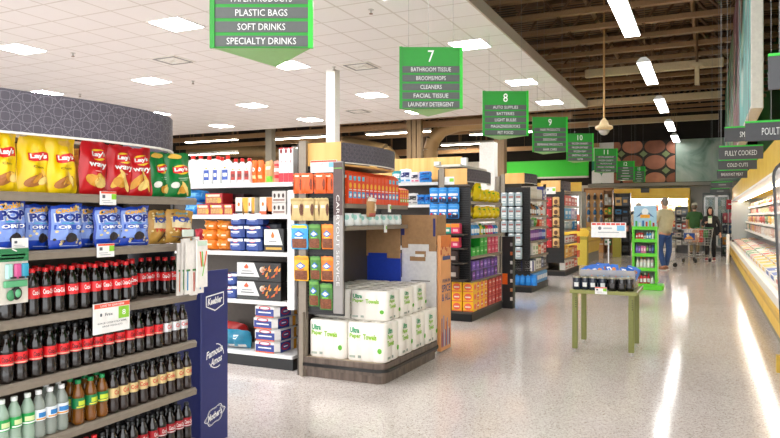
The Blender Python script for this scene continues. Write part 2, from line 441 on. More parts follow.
for i, (px, py) in enumerate(((73, 53), (193, 81), (80, 94), (371, 9.5), (334, 67), (447, 86))):
    d = _ray(px, py); t = (CEIL-EYE)/d[2]; b = MB()
    b.lathe([(.045, -.005), (.045, .01)], STEEL, 10); b.lathe([(.012, -.06), (.012, 0)], STEEL, 6); b.lathe([(.03, -.066), (.03, -.06)], BROWN, 8)
    solid('sprinkler_head', b, f'small dark sprinkler in the tile ceiling, {["left, near a light","centre left","far left, above the dark header","near the top, right of the large sign","left of the white column","above the sign for eight"][i]}', 'sprinkler', (d[0]*t, d[1]*t, CEIL), 0, 'ceiling sprinklers')
def vent():
    b = MB(); b.box(-.3, .3, -.3, .3, -.012, 0, OFFW)
    for s in (.26, .18, .1): 
        for a in ((-s, s, -s, -s+.03), (-s, s, s-.03, s), (-s, -s+.03, -s, s), (s-.03, s, -s, s)): b.box(*a, -.03+.03*s, -.012, GREY if s > .2 else WHITE)
    return b
KV = asset('air_vent', vent)
for i, (px, py) in enumerate(((173, 60), (361, 66), (358, 111))):
    d = _ray(px, py); t = (CEIL-EYE)/d[2]
    KV.put((d[0]*t, d[1]*t, CEIL), 0, ['square white air vent left of the tall green sign', 'square air vent right of the tall white column', 'square air vent beyond the white column, farthest back'][i], 'vent', 'air vents in the tile ceiling')

# ---- columns and ducts
x = xY(333, 11.9)
b = MB(); b.box(x-.1, x+.1, 11.8, 12.0, 0, CEIL, OFFW); at('support_column', b, 'white square column rising to the tile ceiling', 'column')
b = MB(); xx = xY(270, 20); b.box(xx-.13, xx+.13, 19.9, 20.16, 0, 6.3, M('#8f8878', .6)); at('support_column', b, 'grey column beyond the tile ceiling at left', 'column')
COLB = M('#8d7350', .5, .1)
b = MB(); xx = xY(415, 19.6)
for k in (-.17, 0, .17): b.box(xx+k-.07, xx+k+.07, 19.5, 19.7, 0, 6.3, COLB)
at('support_column', b, 'brown ribbed column left of the bent duct', 'column')
b = MB(); xx = xY(500, 20.4); b.box(xx-.16, xx+.16, 20.3, 20.6, 0, 3.85, COLB); at('support_column', b, 'brown column behind the sign for eight', 'column')
b = MB(); xx = xY(488, 17); b.box(xx-.2, xx+.2, 16.9, 17.2, 0, 3.3, OFFW); at('support_column', b, 'white square column below the sign for eight', 'column')
b = MB(); xx = xY(432, 21); b.path([(xx-.05, 21, 0), (xx-.05, 21, 3.6), (xx+.05, 21, 3.95), (xx+.35, 21, 4.25), (xx+.9, 21, 4.4), (xx+3, 21, 4.45)], .24, M('#a5865a', .45, .3), 14)
at('air_duct', b, 'bent round brown duct right of the ribbed column', 'duct')
b = MB(); b.path([(xY(190, 24), 24, 4.4), (xY(262, 24), 24, 4.2), (xY(300, 24), 24, 3.9), (xY(312, 24), 24, 3.2), (xY(312, 24), 24, 0)], .28, M('#8a7352', .45, .3), 14)
at('air_duct', b, 'bent round brown duct behind the grey column at left', 'duct')
b = MB(); b.path([(xY(345, 23), 23, 4.25), (xY(385, 23), 23, 3.85), (xY(398, 23), 23, 3.2), (xY(398, 23), 23, 0)], .28, M('#8a7352', .45, .3), 14)
at('air_duct', b, 'bent round brown duct right of the white column', 'duct')

# ---- dome camera and hanging speaker
r = thing('dome_camera', 'cream dome camera on a long pole under the roof', 'camera', (xY(604, 15.6), 15.6, zY(604, 122, 15.6)))
b = MB(); b.tube((0, 0, .0), (0, 0, 6.5-r.location.z), .022, M('#c59b62', .5), 8); b.build('pole', r)
b = MB(); b.lathe([(.14, -.18), (.19, -.15), (.19, -.1), (.1, -.06), (.09, 0), (.03, .08)], M('#e0c493', .45), 14); b.build('housing', r)
b = MB(); b.lathe([(0, -.3), (.07, -.28), (.115, -.22), (.12, -.18)], M('#c9c6c0', .1, .2, 0), 14); b.build('dome', r)
r = thing('hanging_speaker', 'pale tee-shaped speaker hung under the roof on a rod', 'speaker', (xY(697, 17), 17, zY(697, 85, 17)))
b = MB(); b.tube((0, 0, .4), (0, 0, 6.5-r.location.z), .03, IRON, 6); b.build('rod', r)
b = MB(); b.rbox(-.05, .05, -.05, .05, 0, .42, BEIGE, .01); b.rbox(-.14, .14, -.06, .06, .42, .52, BEIGE, .01); b.build('speaker_body', r)

# ================================================================ aisle signs: hanging triangular prisms
def aisle_sign(n, px, ptop, pbot, wpx, rows, Y, first_row=0):
    d = _ray(px); t = Y/d[1]; X = d[0]*t
    W = wpx/674.*t; zb = EYE+(216.5-pbot)/674.*t; zt = EYE+(216.5-ptop)/674.*t; H = zt-zb
    L = {6: 'green aisle sign reading plastic bags and soft drinks, largest and nearest', 7: 'green aisle sign numbered 7 with bathroom tissue and brooms', 8: 'green aisle sign numbered 8 with auto supplies and batteries', 9: 'green aisle sign numbered 9 with hair products', 10: 'green aisle sign numbered 10 with frozen food rows', 11: 'green aisle sign numbered 11 behind number 10', 12: 'green aisle sign numbered 12 in front of the egg picture', 13: 'farthest green aisle sign, right behind number 12'}[n]
    r = thing('aisle_sign', L, 'aisle sign', (X, Y, zb), math.radians(25.3), 'aisle signs')
    D = W*.866; b = MB(); e = .028*W/.74
    b.prism([(-W/2, 0), (W/2, 0), (0, D)], .0, H, SIGNG); b.build('sign_body', r)
    b = MB(); b.add([(-W/2+.01, .006, -.002), (0, D-.01, -.002), (W/2-.01, .006, -.002)], [(0, 1, 2)], SIGNU); b.build('underside_panel', r)  # light on the underside is put into this paler green
    b = MB(); b.prism([(W/2-e, -.012), (W/2+.008, -.012), (W/2+.008, .02), (W/2-e, .004)], -.004, H+.004, SIGNE); b.build('edge_strip', r)
    b = MB(); b.prism([(-W/2-.008, -.012), (-W/2+e, -.012), (-W/2+e, .004), (-W/2-.008, .02)], -.004, H+.004, SIGNG); b.build('edge_strip', r)
    hd = H*.29
    k = (H-hd)/len(rows)
    g = MB(); tx = MB()
    f0 = lambda u, v: (u, -.004, v)
    f1 = lambda u, v: (u, -.0055, v)
    for q, s in enumerate(rows):
        z0 = H-hd-(q+1)*k+.012*H; z1 = H-hd-q*k-.022*H
        g = MB(); g.box(-W/2+e, W/2-e, -.004, 0, z0, z1, SIGNP)
        ww = min(.8*W, len(s)*.043*W)
        if s.startswith('~'): g.rect(f1, -.03*W*len(s), .03*W*len(s), (z0+z1)/2-.02*H, (z0+z1)/2+.02*H, M('#b9beb9', .5), 1, 1)
        elif s: g.text(s, f1, 0, (z0+z1)/2, ww, (z1-z0)*.62, TXG, .0)
        g.build('text_panel', r)
    g = MB(); nn = str(n)
    g.text(nn, f0, 0, H-hd*.52, (.1 if len(nn) == 1 else .19)*W, hd*.66, TXT, .0); g.build('aisle_number', r)
    b = MB()
    for u, v in ((-W*.36, .03), (W*.36, .03), (0, D*.85)): b.tube((u, v, H), (u, v, (CEIL if (Y < CFAR and X < EDGE-.3) else 6.5)-zb), .002, GREY, 4)
    b.build('hanger', r)
S5 = lambda s: s.split('|')
aisle_sign(6, 261.5, -52, 47.7, 101, S5('|PAPER PRODUCTS|PLASTIC BAGS|SOFT DRINKS|SPECIALTY DRINKS'), 4.15)
aisle_sign(7, 431, 47, 108.5, 62, S5('BATHROOM TISSUE|BROOMS/MOPS|CLEANERS|FACIAL TISSUE|LAUNDRY DETERGENT'), 7.5)
aisle_sign(8, 505.5, 91, 135.5, 45, S5('AUTO SUPPLIES|BATTERIES|LIGHT BULBS|MAGAZINES/BOOKS|PET FOOD'), 10.7)
aisle_sign(9, 550, 117, 151.7, 34.5, S5('HAIR PRODUCTS|COSMETICS|DEODORANT|FEMININE PRODUCTS|HAIR CARE'), 14.2)
aisle_sign(10, 580, 133.5, 161, 26.5, S5('FROZEN DINNERS|FROZEN ENTREES|FROZEN MEAT|GREETING CARDS|WATER'), 17.7)
aisle_sign(11, 606, 148.5, 172, 22.5, S5('FROZEN BREAKFAST|FROZEN DESSERTS|FROZEN JUICE|FROZEN VEGETABLES|ICE CREAM'), 21.8)
aisle_sign(12, 625.5, 161, 180, 17.5, S5('~~~~~|~~~~~~~|~~~~~~|~~~~~~~~~|~~~~~~'), 25.5)
aisle_sign(13, 639, 166.5, 182, 12, S5('~~~~~|~~~~~~~|~~~~~~|~~~~~~~~~|~~~~~~'), 28.5)

# ---- pictures on the back wall
b = MB(); x0, x1 = xY(592, 29.8), xY(614, 29.8); z0, z1 = 2.78, 4.5
def clip_oval(b, cx, cz, rx, rz, m, y=29.745, n=24):
    b.add([(min(max(cx+rx*math.cos(2*PI*k/n), x0), x1), y, min(max(cz+rz*math.sin(2*PI*k/n), z0), z1)) for k in range(n)], [tuple(range(n))], m)
b.box(x0, x1, 29.75, 29.8, z0, z1, M('#dfe3e2', .6))
fn = lambda u, v: (u, 29.745, v)
b.box(x0, x1, 29.747, 29.75, z0, z0+.95, M('#2a8a6a', .6))
clip_oval(b, x0+.12, z0+.15, .3, .42, M('#f2f4f4', .5)); clip_oval(b, x1-.2, z0+.15, .32, .45, M('#eceeee', .5), 29.742)
at('wall_picture', b, 'pale wall picture of white eggs on green, left of the brown eggs', 'picture')
b = MB(); x0, x1 = xY(614, 29.8), xY(675, 29.8)
b.box(x0, x1, 29.75, 29.8, z0, z1, M('#2a241b', .6)); n = 4; dx = (x1-x0)/3.4
EGG = [M('#a3664a', .5, 0, .15, 3), M('#b87a5c', .5, 0, .15, 3), M('#8c5338', .5, 0, .15, 3)]
for j, py in enumerate((146.5, 162.3, 179.5)):
    for i, px in enumerate((611, 632.5, 655, 677)):
        clip_oval(b, xY(px, 29.8), zY(px, py, 29.8), 0.405, .295, EGG[(i+j) % 3])
for py in (154, 170.5):
    for px in (621.5, 643.5, 666):
        cx, cz = xY(px, 29.8), zY(px, py, 29.8); b.poly(fn, [(cx-.16, cz), (cx, cz-.14), (cx+.16, cz), (cx, cz+.14)], M('#7d8f5c', .6))
at('wall_picture', b, 'wide wall picture of brown eggs in a carton', 'picture')
b = MB(); b.box(x1+.03, 1.4, 29.75, 29.8, z0, 4.5, mat_marble()); at('wall_picture', b, 'pale green marbled wall panel right of the brown eggs', 'picture')
# ---- bulkhead pictures above the meat case and the department boards
PAN = M('#ddd8cd', .6)
PC = [('#5fa7a0', '#a8c4b8'), ('#7a4a52', '#b98a7a'), ('#6f8f6a', '#a9b98a'), ('#4f8f6f', '#8fae8f')]
for i, (y0, y1) in enumerate(((8.7, 11.6), (12.2, 15), (15.8, 19), (20, 24))):
    r = thing('hanging_picture', f'tall picture panel hung above the meat case, {nth(i, 4, "front")}', 'picture', (.44+.02*i, (y0+y1)/2, 2.6), 0, 'pictures above the meat case')
    b = MB(); h = (y1-y0)/2; b.rbox(0, .13, -h, h, 0, 2.72, PAN, .01); b.build('panel', r)
    b = MB(); b.box(-.006, 0, -h+.03, h-.03, .03, 2.69, M(PC[i][0], .5, 0, .25, 1.2))
    for k in range(5):
        q = random.Random(i*9+k); cy = q.uniform(-h*.6, h*.6); cz = q.uniform(.5, 2.0)
        b.oval(lambda u, v: (-.008, -u, v), cy, cz, q.uniform(.2, .5), q.uniform(.3, .7), M(PC[(i+k) % 4][1], .5))
    b.build('print', r)
BRD = M('#46474a', .55, 0, .03)
def board(txt, pxl, pyt, pyb, W, Y, label, gx=None):
    X = xY(pxl, Y); zt = zY(pxl, pyt, Y); zb = zY(pxl, pyb, Y)
    r = thing('department_sign', label, 'sign', (X+W/2, Y, zb), 0, 'department boards over the meat case')
    b = MB(); b.rbox(-W/2, W/2, -.012, .012, 0, zt-zb, BRD, .004)
    if txt == '~': b.rect(lambda u, v: (u, -.0135, v), -.15*W, .2*W, (zt-zb)*.4, (zt-zb)*.6, M('#9a9b9c', .5), 1, 1)
    elif txt: b.text(txt, lambda u, v: (u, -.0135, v), 0, (zt-zb)/2, min(.72*W, .06*W*len(txt)), (zt-zb)*.4, TXG, .0)
    b.build('board', r)
    b = MB(); b.box(-W/2, W/2, -.015, .015, zt-zb, zt-zb+.015, SIGNE); b.build('top_rail', r)
    b = MB()
    for u in (-W*.44, -W*.05): b.tube((u, 0, zt-zb), (u, 0, 6.5-zb), .002, GREY, 4)
    b.build('hanger', r)
board('', 768, 57, 90, .9, 4.2, 'blank grey board at the right edge above the poultry sign')
board('POULTRY', 745, 123.5, 141.5, .4, 6.0, 'grey department board reading POULTRY')
board('SMOKED', 724.5, 128.5, 142, .45, 8.0, 'grey board reading SMOKED, partly behind the poultry board')
board('FULLY COOKED', 719, 147.5, 160, .46, 8.9, 'grey department board reading FULLY COOKED')
board('COLD CUTS', 718.3, 161, 170, .5, 11., 'grey department board reading COLD CUTS')
board('BREAKFAST MEAT', 717, 171, 178.5, .48, 13.4, 'grey department board reading BREAKFAST MEAT')
board('~', 711, 182.5, 187.5, .45, 17.4, 'small grey board below BREAKFAST MEAT, second from the back')
board('~', 710, 189, 193.5, .48, 20.5, 'small grey board lowest over the walkway, farthest back')
# ================================================================ shelving
def part(mb, name, r): return mb.build(name, r, tuple(r.location))
def header(r, pts, z0, z1, name='header_panel', cell=.066):
    """bowed dark panel with interlaced rings; pts = plan polyline from near to far"""
    P = [Vector((x, y, 0)) for x, y in pts]; D = [0]
    for a, b in zip(P, P[1:]): D.append(D[-1]+(b-a).length)
    def fn(s, z, o=0.):
        s = min(max(s, 0), D[-1]-1e-6); k = max(i for i in range(len(D)) if D[i] <= s)
        k = min(k, len(P)-2); t = (s-D[k])/(D[k+1]-D[k]); p = P[k].lerp(P[k+1], t); d = (P[k+1]-P[k]).normalized()
        return (p.x+d.y*o, p.y-d.x*o, z)
    b = MB(); n = len(pts)
    v = [(x, y, z0) for x, y in pts]+[(x, y, z1) for x, y in pts]
    b.add(v, [(i, i+1, n+i+1, n+i) for i in range(n-1)], HEAD, True)
    v2 = [fn(D[i], z, -.02) for z in (z0, z1) for i in range(n)]
    b.add(v2, [(i+1, i, n+i, n+i+1) for i in range(n-1)], HEAD, True)
    b.add(v+v2, [(n+i, n+i+1, 3*n+i+1, 3*n+i) for i in range(n-1)]+[(i+1, i, 2*n+i, 2*n+i+1) for i in range(n-1)], HEAD)
    R = cell*.72; w = .0008*cell/.066; rows = int((z1-z0)/cell)+2; cols = int(D[-1]/cell)+2
    for i in range(2*cols):
        for j in range(rows):
            cs, cz = i*cell/2, z0+(j-.3+.5*(i % 2))*cell
            for k in range(20):
                a, c = 2*PI*k/20, 2*PI*(k+1)/20; am = (a+c)/2
                s1, q1 = cs+R*math.cos(am), cz+R*math.sin(am)
                if not (.005 < s1 < D[-1]-.01 and z0+.004 < q1 < z1-.004): continue
                b.add([fn(cs+(R+o)*math.cos(t), min(max(cz+(R+o)*math.sin(t), z0), z1), .0015) for t, o in ((a, -w), (c, -w), (c, w), (a, w))], [(0, 1, 2, 3)], HLINE)
    part(b, name, r)
    b = MB()
    for i in range(n-1):
        for z in (z0-.008,):
            q = [fn(D[i], z, .004), fn(D[i+1]-1e-5, z, .004), fn(D[i+1]-1e-5, z, -.012), fn(D[i], z, -.012)]
            b.add(q+[(x, y, zz+.009) for x, y, zz in q], [(3, 2, 1, 0), (4, 5, 6, 7), (0, 1, 5, 4), (1, 2, 6, 5), (2, 3, 7, 6), (3, 0, 4, 7)], OFFW)
    part(b, 'header_trim', r)

def card(name, w, h, loc, rz, label, green=True, top='#e8553e', big=False, lines=(), cat='price card', pole=None, group=None, blue=False, words=None):
    b = MB(); b.rbox(-w/2, w/2, -.004, .004, 0, h, WHITE, .002)
    fn = lambda u, v: (u*w/2, -.0052, v*h)
    if top: b.rect(fn, -.97, .97, .84, .98, M(top, .5), 1, 1)
    if blue: b.rect(fn, .38, .92, .42, .82, M('#7fc0e0', .5), 1, 1)
    elif green: b.rect(fn, .34, .94, .42, .82, M('#8fcc3a', .5), 1, 1)
    INK = M('#5d6066', .6)
    if words:
        for (s, cu, cv, ww, hh, m) in words: b.text(s, lambda u, v: (u*w/2, -.0058, v*h), cu, cv, ww, hh, m, .01)
    else:
        b.rect(fn, -.8, -.45, .5, .74, INK, 1, 1); b.rect(fn, -.85, .2, .3, .34, M('#a9abb0', .6), 1, 1); b.rect(fn, -.7, .5, .16, .2, M('#a9abb0', .6), 1, 1)
    return solid(name, b, label, cat, loc, rz, group)

# ---------------------------------------------------------------- near end display
HALF = PI/2
u = thing('end_shelf_unit', 'near-left end shelf unit stacked with snack bags and cola bottles', 'shelf unit', (-2.78, 2.1, 0))
NZ = [('top_shelf', 1.468), ('shelf', 1.222), ('shelf', .946), ('shelf', .687), ('shelf', .426)]
b = MB(); b.box(-3.06, -3.02, 1.0, 2.86, 0, 1.72, DKTAUPE); part(b, 'back_panel', u)
b = MB(); b.box(-3.02, -2.56, 1.0, 2.86, .0, .1, BLACK); b.box(-3.02, -2.54, 1.0, 2.9, .1, .15, TAUPE); part(b, 'base_deck', u)
for i, (n, z) in enumerate(NZ):
    b = MB(); b.box(-3.02, -2.575, 1.0, 2.895, z-.026, z, TAUPE)
    sh = part(b, 'shelf', u); b = MB()
    b.extry([(-2.575, z+.004), (-2.553, z+.004), (-2.542, z-.008), (-2.546, z-.034), (-2.575, z-.034)], 1.0, 2.9, TAUPE)
    b.build('price_rail', sh, tuple(u.location))
b = MB(); b.box(-3.06, -2.72, 2.905, 2.92, 0, 1.2, M('#1b1d2a', .6)); part(b, 'dark_gap_sheet', u)  # added dark sheet, keeps the open gap past the shelf end dark
b = MB()
for y in (1.05, 2.8): b.box(-3.02, -2.985, y, y+.03, 0, 1.72, CHAR)
part(b, 'upright', u)
HP = [(-2.75, 1.1), (-2.63, 1.45), (-2.55, 1.765), (-2.495, 2.0), (-2.462, 2.18), (-2.455, 2.4), (-2.475, 2.56), (-2.52, 2.67), (-2.58, 2.755), (-2.66, 2.81), (-2.78, 2.83), (-3.0, 2.83)]
header(u, HP, 1.713, 1.884, cell=.084)
b = MB(); b.box(-3.0, -2.85, 1.0, 2.8, 1.73, 1.745, OFFW); part(b, 'header_shelf', u)

# chip bags -----------------------------------------------------
RIB = M('#e0212b', .35); CHIP = M('#efc04e', .5); POT = M('#b06f35', .5)
def lays(b, mk, cu, cv, s=1., rot=.12):
    b.oval(mk, cu+.05, cv, .46*s, .085*s, M('#f9d62e', .35), 18, 0)
    b.surf(lambda a, t: (lambda p: (p[0], p[1]-.002, p[2]))(mk(cu+.44*s*a, cv+s*(.012*math.sin(3*a)+(t-.5)*.115*(1-.15*a*a)))), 8, 2, RIB, False)
    b.text("Lay's", lambda u, v: (lambda p: (p[0], p[1]-.0035, p[2]))(mk(u, v)), cu, cv, .74*s, .085*s, TXT, .05, rot*.15)
def chips(b, mk, cu, cv, s, sd=0):
    q = random.Random(sd)
    for k in range(3):
        b.oval(lambda u, v: (lambda p: (p[0], p[1]-.001*k, p[2]))(mk(u, v)), cu+q.uniform(-.25, .25)*s, cv+q.uniform(-.04, .04)*s, .26*s, .06*s, [CHIP, M('#d9992f', .5), M('#f3d27a', .5)][k], 10, q.uniform(-.6, .6))
def mk_yellow(sd):
    def marks(b, mk):
        lays(b, mk, .0, .62, 1.35)
        b.text('Classic', mk, 0, .44, .75, .04, M('#5a3a1a', .5), .01)
        b.oval(mk, -.12, .2, .6, .1, POT, 14, .1); chips(b, mk, .2, .22, 1.1, sd)
        if sd % 2: b.oval(mk, .1, .88, .5, .05, CHIP, 12)
    return lambda: bag(.17, .245, .075, M('#f6cf0c', .28, 0, .03, 9), marks, sd)
def mk_red(sd):
    def marks(b, mk):
        lays(b, mk, 0, .74, 1.3)
        b.text('wavy', mk, 0, .53, 1.35, .11, TXT, .03)
        b.rect(mk, -.3, .3, .42, .435, M('#f3b7b0', .5), 2, 1); chips(b, mk, -.1, .25, 1.7, sd)
    return lambda: bag(.17, .225, .075, M('#c9141c', .28, 0, .05, 9), marks, sd)
def mk_green(sd):
    def marks(b, mk):
        lays(b, mk, .1, .62, 1.3)
        b.rect(mk, -.2, .6, .42, .435, M('#cfe6cf', .5), 2, 1); b.rect(mk, -.1, .5, .38, .39, M('#cfe6cf', .5), 2, 1)
        b.oval(mk, -.4, .28, .26, .07, M('#e6e6dc', .5), 12); chips(b, mk, .3, .16, 1.3, sd); b.oval(mk, -.2, .92, .5, .06, CHIP, 10)
    return lambda: bag(.15, .215, .07, M('#0d7a37', .28, 0, .05, 9), marks, sd)
ZT = 1.472
def put_bag(k, a, c, X, z, h0, label, tilt=0, rot=0, grp='snack bags on the near shelf unit', cat='snack bag', w0=.16, lean=-.06):
    y0, y1 = yX(a, X), yX(c, X); s = (y1-y0)/w0
    k.put((X, (y0+y1)/2, z), HALF+rot, label, cat, grp, (s, 1, h0), (lean, tilt))
G1 = 'chip bags on the top shelf'
KY = [asset('chip_bag', mk_yellow(i)) for i in range(3)]; KR = [asset('chip_bag', mk_red(i)) for i in range(3)]; KG = [asset('chip_bag', mk_green(i)) for i in range(2)]
put_bag(KY[0], -13, 19, -2.6, ZT, 1.04, 'leftmost yellow potato chip bag on the top shelf, cut by the edge', -.04, .1, G1)
put_bag(KY[2], 18, 49, -2.615, ZT, 1.0, 'middle one of the three yellow potato chip bags', .02, -.05, G1)
put_bag(KY[1], 47, 78, -2.6, ZT, 1.02, 'yellow potato chip bag beside the red ones, top folded to a point', -.06, .1, G1)
put_bag(KR[0], 78, 107, -2.61, ZT, 1.12, 'first red wavy chip bag, next to the yellow bags', .05, .1, G1)
put_bag(KR[1], 107, 132, -2.62, ZT, 1.1, 'middle red wavy chip bag of the three', .03, 0, G1)
put_bag(KR[2], 128, 151, -2.61, ZT, 1.08, 'third red wavy chip bag, touching the green bags', -.05, -.1, G1)
put_bag(KG[0], 148, 170, -2.62, ZT, 1.1, 'left one of the two green chip bags', -.08, .08, G1, w0=.14)
put_bag(KG[1], 166, 190, -2.6, ZT, 1.12, 'rightmost green chip bag at the shelf end', -.08, -.08, G1, w0=.14)
KB = asset('chip_bag', lambda: bag(.16, .24, .06, M('#b88a35', .35, 0, .25, 25), lambda b, mk: chips(b, mk, .1, .8, 1.4, 4), 5))
for i, (px, h) in enumerate(((24, .93), (76, .97), (136, .88), (158, .84))):
    put_bag(KB, px-14, px+14, -2.8, ZT, h, f'golden brown chip bag pushed back behind the front row, {nth(i, 4)}', .05, 0, G1)
# popcorn bags
KERN = M('#e3cf98', .5, 0, .2, 80)
def corn(b, mk0, sd, dark='#2d2220'):
    mk = lambda u, v: (lambda p: (p[0], p[1]-.001, p[2]))(mk0(u, v))
    q = random.Random(sd)
    for k in range(26):
        a, c = q.uniform(-.85, .85), q.choice([q.uniform(.1, .4), q.uniform(.55, .95)])
        if abs(a) < .3 and c > .12: continue
        b.oval(mk, a, c, .085, .03, KERN if k % 3 else M(dark, .5), 7)
def mk_pop(sd):
    def marks(b, mk):
        b.rect(mk, -.93, .93, .2, .92, M('#7f9be0', .35), 8, 8); corn(b, mk, sd)
        up = lambda u, v: (lambda p: (p[0], p[1]-.0025, p[2]))(mk(u, v))
        b.text('Cookie', up, -.1, .88, 1.3, .12, M('#f2b21f', .4), .03, .05)
        b.text('POP', lambda u, v: (lambda p: (p[0], p[1]-.0015, p[2]))(mk(u, v)), 0, .7, 1.66, .225, M('#dfe6f6', .4), .12); b.text('POP', lambda u, v: (lambda p: (p[0], p[1]-.0035, p[2]))(mk(u, v)), 0, .7, 1.55, .19, M('#0b2a88', .4), .05)
        b.rect(up, -.5, .3, .565, .585, M('#27a7c4', .4), 2, 1)
        b.rect(up, -.85, .85, .43, .54, M('#2750b4', .35), 4, 1)
        b.text('OREO', lambda u, v: (lambda p: (p[0], p[1]-.004, p[2]))(mk(u, v)), 0, .485, 1.4, .075, TXT, .04)
        b.oval(up, .05, .25, .36, .11, M('#2a2326', .5, 0, .2, 90), 16)
        b.rect(up, -.5, .6, .06, .075, M('#b9c8ee', .5), 2, 1)
    return lambda: bag(.16, .2, .07, M('#1640b0', .3, 0, .05, 8), marks, sd)
def mk_twix(sd):
    def marks(b, mk):
        b.rect(mk, -.7, .8, .45, .7, M('#e2cfa4', .4), 6, 3); corn(b, mk, sd, '#5a3418')
        up = lambda u, v: (lambda p: (p[0], p[1]-.0025, p[2]))(mk(u, v))
        b.text('Candy', up, 0, .88, .95, .09, M('#1f9ac0', .4), .03, .04)
        b.text('POP', up, 0, .7, 1.25, .17, M('#1546a8', .4), .05)
        b.text('TWIX', up, 0, .4, 1.2, .1, M('#c9242a', .4), .05)
        b.oval(up, .1, .2, .4, .06, M('#4a2a14', .5), 10, .4)
    return lambda: bag(.15, .19, .06, M('#b98b3c', .32, 0, .2, 30), marks, sd)
KP = [asset('popcorn_bag', mk_pop(i)) for i in range(3)]; KX = [asset('popcorn_bag', mk_twix(i)) for i in range(2)]
G2 = 'popcorn bags on the second shelf'; ZP = 1.226
L = [(-9, 27, -2.585, 'front bag at the left edge'), (23, 50, -2.64, 'half behind the edge bag'), (49, 81, -2.585, 'third from left, in front'), (75, 97, -2.66, 'tucked behind the third'), (94, 122, -2.6, 'second from right'), (120, 147, -2.59, 'beside the tan bags')]
for i, (a, c, X, w) in enumerate(L):
    put_bag(KP[i % 3], a, c, X, ZP, [1.06, .98, .98, .96, .96, .96][i], f'blue cookie popcorn bag, {w}', [-.03, .04, .02, .05, -.02, .02][i], [.1, 0, 0, .2, .05, -.05][i], G2, w0=.15)
put_bag(KX[0], 147, 167, -2.62, ZP, .93, 'tan candy popcorn bag next to the blue bags', .03, .1, G2, w0=.14)
put_bag(KX[1], 166, 190, -2.6, ZP, .95, 'tan candy popcorn bag at the right end of its shelf', .06, -.1, G2, w0=.14)
KRs = asset('snack_bag', lambda: bag(.08, .13, .04, M('#c41f35', .3), lambda b, mk: b.rect(mk, -.4, .4, .4, .6, TXT, 2, 1), 8))
KRs.put((-2.66, yX(164, -2.66), ZP), HALF, 'small red snack bag between the two tan popcorn bags', 'snack bag', None, None, (0, .1))

# cola -----------------------------------------------------------
COLA = M('#120a08', .08, 0, 0, 30, 1, 0, .4); COLAS = M('#241713', .1, 0, 0, 30, 1, 0, .4)
REDL = M('#dc1b22', .35, 0, .03); CW = TXT
def lab_coke(txt, tm, gold=None):
    def f(b, fn, h):
        fo = lambda a, v: fn(a, v)
        b.text(txt, lambda x, v: fn(x, v), 0, .5*h, 1.7, .07*h*1.5, tm, .02, .0, .25)
        if gold: b.rect(fn, -1.5, 1.5, .385*h, .41*h, gold, 6, 1)
    return f
def lab_plain(m1, m2):
    def f(b, fn, h):
        b.rect(fn, -.9, .7, .44*h, .54*h, m1, 6, 1); b.rect(fn, -1.2, 1.2, .39*h, .42*h, m2, 6, 1)
    return f
BK = Kind(drink(COLA, M('#d81e24', .35), REDL, lab_coke('Coca-Cola', CW)))
BZ = Kind(drink(COLA, BLACK, M('#e01f26', .35, 0, .03), lab_coke('Coca-Cola', M('#1c0a0a', .5), M('#d9b9a0', .5))))
BD = Kind(drink(COLAS, M('#2c2c2c', .4), M('#d5d5d6', .3, .3), lab_coke('Coke', M('#d8232a', .4))))
BG = Kind(drink(COLAS, M('#2c2c2c', .4), M('#d8bf86', .35, .2), lab_coke('Coke', M('#cc2b22', .4))))
BC = Kind(drink(COLA, BLACK, M('#a3121f', .35), lab_coke('Coca-Cola', M('#f0e3e0', .5), M('#d5d0d0', .5))))
CLEAR = M('#a3aca2', .06, 0, 0, 30, .62, 0, .3); CLG = M('#a9c3ae', .06, 0, 0, 30, .7, 0, .3); AMB = M('#7d4a12', .06, 0, 0, 30, .85, 0, .3)
BS = Kind(drink(CLG, M('#e9efe9', .4), M('#1fa14d', .35), lab_plain(M('#d7e8a8', .4), TXT)))
BF = Kind(drink(CLEAR, M('#f1f1f0', .4), M('#e9eef2', .35), lab_plain(M('#2b7fc4', .4), M('#e79a3a', .4))))
BA = Kind(drink(AMB, M('#128a4c', .4), M('#0f7a45', .35), lab_plain(M('#c9dc3a', .4), M('#eadf4a', .4))))
def bottles(k, pxs, X, z, what, where, grp, jit=.15):
    q = random.Random(int(X*1000)+len(pxs))
    pxs = [p for p in pxs if yX(p, X) < 2.868]; n = len(pxs)
    for i, px in enumerate(pxs):
        k.put((X, yX(px, X), z), HALF+q.uniform(-jit, jit)*3, f'{what}, {nth(i, n)} {where}', 'soda bottle', grp)
R1 = [5, 19, 32, 45, 58, 71.5, 83.5, 94.7, 105.3, 115.5, 125.6]
bottles(BK, R1, -2.585, .95, 'red-labelled cola bottle', 'in the front row, cola shelf', 'red-capped colas')
bottles(BK, [x+6 for x in R1], -2.65, .95, 'red-capped cola bottle', 'in its second row', 'red-capped colas')
bottles(BK, [x+3 for x in R1[1:]], -2.715, .95, 'red-capped cola bottle', 'in its third row', 'red-capped colas')
bottles(BK, [132, 141, 149, 157.5], -2.72, .95, 'recessed red-capped cola bottle', 'of those pushed back', 'red-capped colas')
bottles(BK, [165, 173, 181], -2.66, .95, 'red-capped cola bottle', 'of three near the hanging packets', 'red-capped colas')
bottles(BK, [168, 176, 184], -2.73, .95, 'red-capped cola bottle', 'behind the three near the packets', 'red-capped colas')
R2 = [6, 20, 35, 49.5, 62.5, 74.8, 86.3, 97, 107.8, 118.8, 129, 138.4, 148, 157.6]
bottles(BZ, R2, -2.585, .691, 'black-capped cola bottle, red label', 'in its front row', 'black-capped colas')
bottles(BZ, [x+6 for x in R2], -2.65, .691, 'black-capped cola bottle', 'behind the front row', 'black-capped colas')
bottles(BD, [166, 174.3, 182.3], -2.585, .691, 'cola bottle with a silver label', 'of the three at the shelf end', 'silver-label colas')
bottles(BS, [1.5, 14, 27.5], -2.585, .43, 'clear green-label bottle', 'in the bottom corner', 'green-label bottles')
